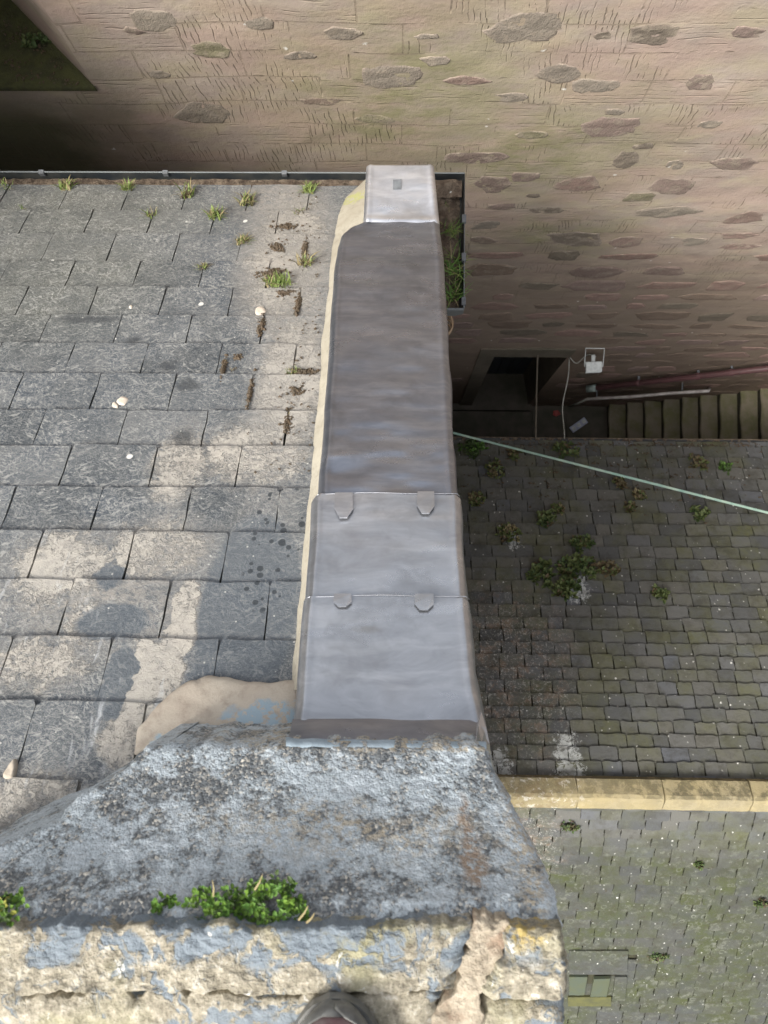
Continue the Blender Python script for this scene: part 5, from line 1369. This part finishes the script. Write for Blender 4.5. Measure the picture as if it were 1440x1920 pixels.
# gutter grasses
GG = [((829, 378), 26, 30, 0.05, 'small bright green grass in the gutter corner beside the end piece'), ((843, 428), 40, 60, 0.085, 'middle grass tuft in the gutter return'),
      ((848, 500), 46, 90, 0.11, 'long-bladed grass filling the gutter return'), ((846, 548), 46, 90, 0.10, 'dense dark grass at the closed gutter end')]
for i, ((px_, py_), sp, cnt, L_, lab) in enumerate(GG):
    c = at_depth(px_, py_, 3.86); k_ = 3.86 / F
    mats = [(M_GRASS, 6 if i < 2 else 2), (M_GRASS2, 5), (M_STRAW, 1)]
    V, Fc, mi = blades(c, (0.1, 0.05, 1), cnt, L_, sp * k_, mats, 400 + i, (0.6, 1.2), 1.3, 0.035)
    plant('gutter_grass', V, Fc, mi, [m[0] for m in mats], lab, 'grass', 'grass growing in the gutter', c)
# leafy plants in the joint of the foreground
FP = [(515, 1700, 72, 50, 800, 'larger bright green leafy plant in the joint of the foreground coping'), (410, 1702, 60, 34, 360, None), (305, 1692, 30, 12, 70, None)]
fp = empty('leafy_plant', at_depth(470, 1720, 1.27), 'long bright green leafy plant rooted in the foreground joint', 'plant')
LM = [(M_LEAF, 9), (M_LEAFY, 1), (M_GRASS2, 8), (M_DARKLF, 4)]
for i, (px_, py_, rw, rh, cnt, _) in enumerate(FP):
    c = at_depth(px_, py_ + 4, interp(py_, hz) - 0.005); k_ = 1.40 / F
    V, Fc, mi = leaves(c, (0, 0.35, 1), cnt, rw * k_, 0.0105, LM, 500 + i, (1, rh / rw * 1.1, 0.45), 0.35)
    mk('foliage', V, Fc, [m[0] for m in LM], fp, mi=mi)['kind'] = 'stuff'
for i, (x0_, y0_, x1_, y1_) in enumerate([(560, 1725, 578, 1698), (575, 1730, 590, 1712), (478, 1668, 492, 1640), (400, 1680, 398, 1650)]):
    V, Fc = tube([at_depth(x0_, y0_, 1.385), at_depth((x0_ + x1_) / 2 + 2, (y0_ + y1_) / 2, 1.375), at_depth(x1_, y1_, 1.365)], [0.002, 0.0017, 0.0008], 5); mk('stalk', V, Fc, M_STRAW, fp)
c = at_depth(0, 1702, 1.40)
V, Fc, mi = leaves(c, (0, 0.35, 1), 170, 46 * 1.38 / F, 0.0115, LM, 520, (1, 0.55, 0.4), 0.35)
plant('leafy_plant', V, Fc, mi, [m[0] for m in LM], 'small leafy plant at the far left of the foreground joint', 'plant', None, c)
# moss on the window sill and weed
c = np.array([at_depth(70, 85, CAMZ - WZ0)[0], at_depth(70, 85, CAMZ - WZ0)[1], WZ0 + 0.02])
V, Fc, mi = leaves(c, (0, 0, 1), 110, 0.075, 0.024, [(M_DARKLF, 4), (M_WEED, 1)], 600, (1, 0.6, 0.4)); plant('sill_weed', V, Fc, mi, [M_DARKLF, M_WEED], 'dark weed growing on the mossy window sill, upper left', 'weed', None, c)
CV = []; CF = []
for k_ in range(120):
    px_ = rs.uniform(0, 150); py_ = rs.uniform(20, 158)
    c = at_depth(px_, py_, CAMZ - WZ0 - 0.015)
    if c[1] > by - .03 or c[0] > WX1 - (c[1] - y0) * 1.0 - 0.03: continue
    V, Fc, _ = crumbs(c, (0, 0, 1), 4, 0.03, rs.uniform(0.003, 0.008), k_); n = len(CV); CV += V; CF += [tuple(j + n for j in f) for f in Fc]
tag(mk('sill_moss', CV, CF, M_BROWN), kind='stuff')

# ---------------------------------------------------------------- toe of a boot on the coping
tip = at_depth(627, 1899, 1.285)
boot = empty('boot', (tip[0], tip[1] - 0.14, CAMZ - 1.34), 'rounded toe of a scuffed grey and maroon boot resting on the coping', 'boot')
def sole_w(t): return 0.078 * min(1, (max(t, 0) / 0.24)) ** 0.46 * (1 - 0.28 * math.exp(-((t - 0.62) / 0.16) ** 2)) * (1 if t < 0.85 else max(0.0, 1 - ((t - 0.85) / 0.15) ** 2) ** 0.5 * 0.999 + 0.001)
ZB = CAMZ - 1.335
nl = 40; seg = 28; L_ = 0.33
rings = []; rim_rings = []
for i in range(nl + 1):
    t = (i / nl) ** 1.4 if i else 0.0005
    y_ = tip[1] - L_ * t
    w_ = max(sole_w(t), 0.0008); h_ = 0.050 * min(1, (t / 0.10)) ** 0.45 + 0.050 * max(0, min(1, (t - 0.25) / 0.4)) ** 1.2
    if t > 0.93: h_ *= max(0.15, 1 - ((t - 0.93) / 0.09) ** 2)
    r_ = []
    for k_ in range(seg):
        a = 2 * math.pi * k_ / seg; c_, s_ = math.cos(a), math.sin(a)
        ex = 0.75
        r_.append((tip[0] + w_ * math.copysign(abs(c_) ** ex, c_), y_, ZB + 0.012 + h_ * (0.5 + 0.5 * math.copysign(abs(s_) ** ex, s_))))
    rings.append(r_ + [r_[0]])
V, Q = grid(np.array(rings)); mk('upper', V, Q, M_SUEDE, boot, smooth=True)
# rubber toe cap and rand: a slightly larger shell over the front and sides, edge scalloped
rr = []
for i in range(26):
    t = 0.0004 + 0.9 * (i / 25) ** 1.3
    y_ = tip[1] - L_ * t + 0.004 * (1 - t)
    w_ = max(sole_w(t), 0.0008) + 0.004; h_ = 0.050 * min(1, (t / 0.10)) ** 0.45 + 0.004
    amax = 0.5 * math.pi if t < 0.028 else max(0.18, math.pi * 0.5 * (1 - ((t - 0.028) / 0.11) ** 0.55)) if t < 0.14 else 0.16
    r_ = []
    for k_ in range(31):
        u_ = k_ / 30 * 2 - 1
        if u_ < 0: a = math.pi + 0.9 - (u_ + 1) * (0.9 + amax)
        else: a = amax - u_ * (amax + 0.9)
        if u_ < 0: a = math.pi + 0.9 - (u_ + 1) * (0.9 + amax + 0.0)
        c_, s_ = math.cos(a), math.sin(a)
        r_.append((tip[0] + w_ * math.copysign(abs(c_) ** .75, c_), y_, ZB + 0.012 + (h_) * (0.5 + 0.5 * math.copysign(abs(s_) ** .75, s_)) + 0.001))
    rr.append(r_)
rrA = np.array(rr)
half = 15
# the two sides stay apart where the maroon upper shows between them
Vl, Ql = grid(rrA[:, :half + 1]); Vr, Qr = grid(rrA[:, half:])
V, Fc = join([(Vl, Ql.tolist()), (Vr, Qr.tolist())])
V3 = np.array(V)
cut = [f for f in Fc if max(V3[list(f)][:, 0]) - min(V3[list(f)][:, 0]) < 0.045]
o = mk('toe_rand', V, cut, M_RUBBER, boot, smooth=True)
so = o.modifiers.new('thick', 'SOLIDIFY'); so.thickness = 0.003; so.offset = 1
V = []
for t in list(np.linspace(0.001, 1, 30)):
    V.append((tip[0] - sole_w(t) - 0.006, tip[1] + 0.004 - L_ * t, ZB + 0.016))
for t in list(np.linspace(1, 0.001, 30)):
    V.append((tip[0] + sole_w(t) + 0.006, tip[1] + 0.004 - L_ * t, ZB + 0.016))
V2, F2 = prism(V, (0, 0, 1), 0.02); mk('sole', V2, F2, M_RUBBER, boot)
V, Fc = tube([(tip[0], tip[1] - 0.215, ZB + 0.07), (tip[0], tip[1] - 0.225, ZB + 0.14), (tip[0], tip[1] - 0.235, ZB + 0.22)], [0.056, 0.05, 0.054], 20); mk('shaft', V, Fc, M_SUEDE, boot, smooth=True)
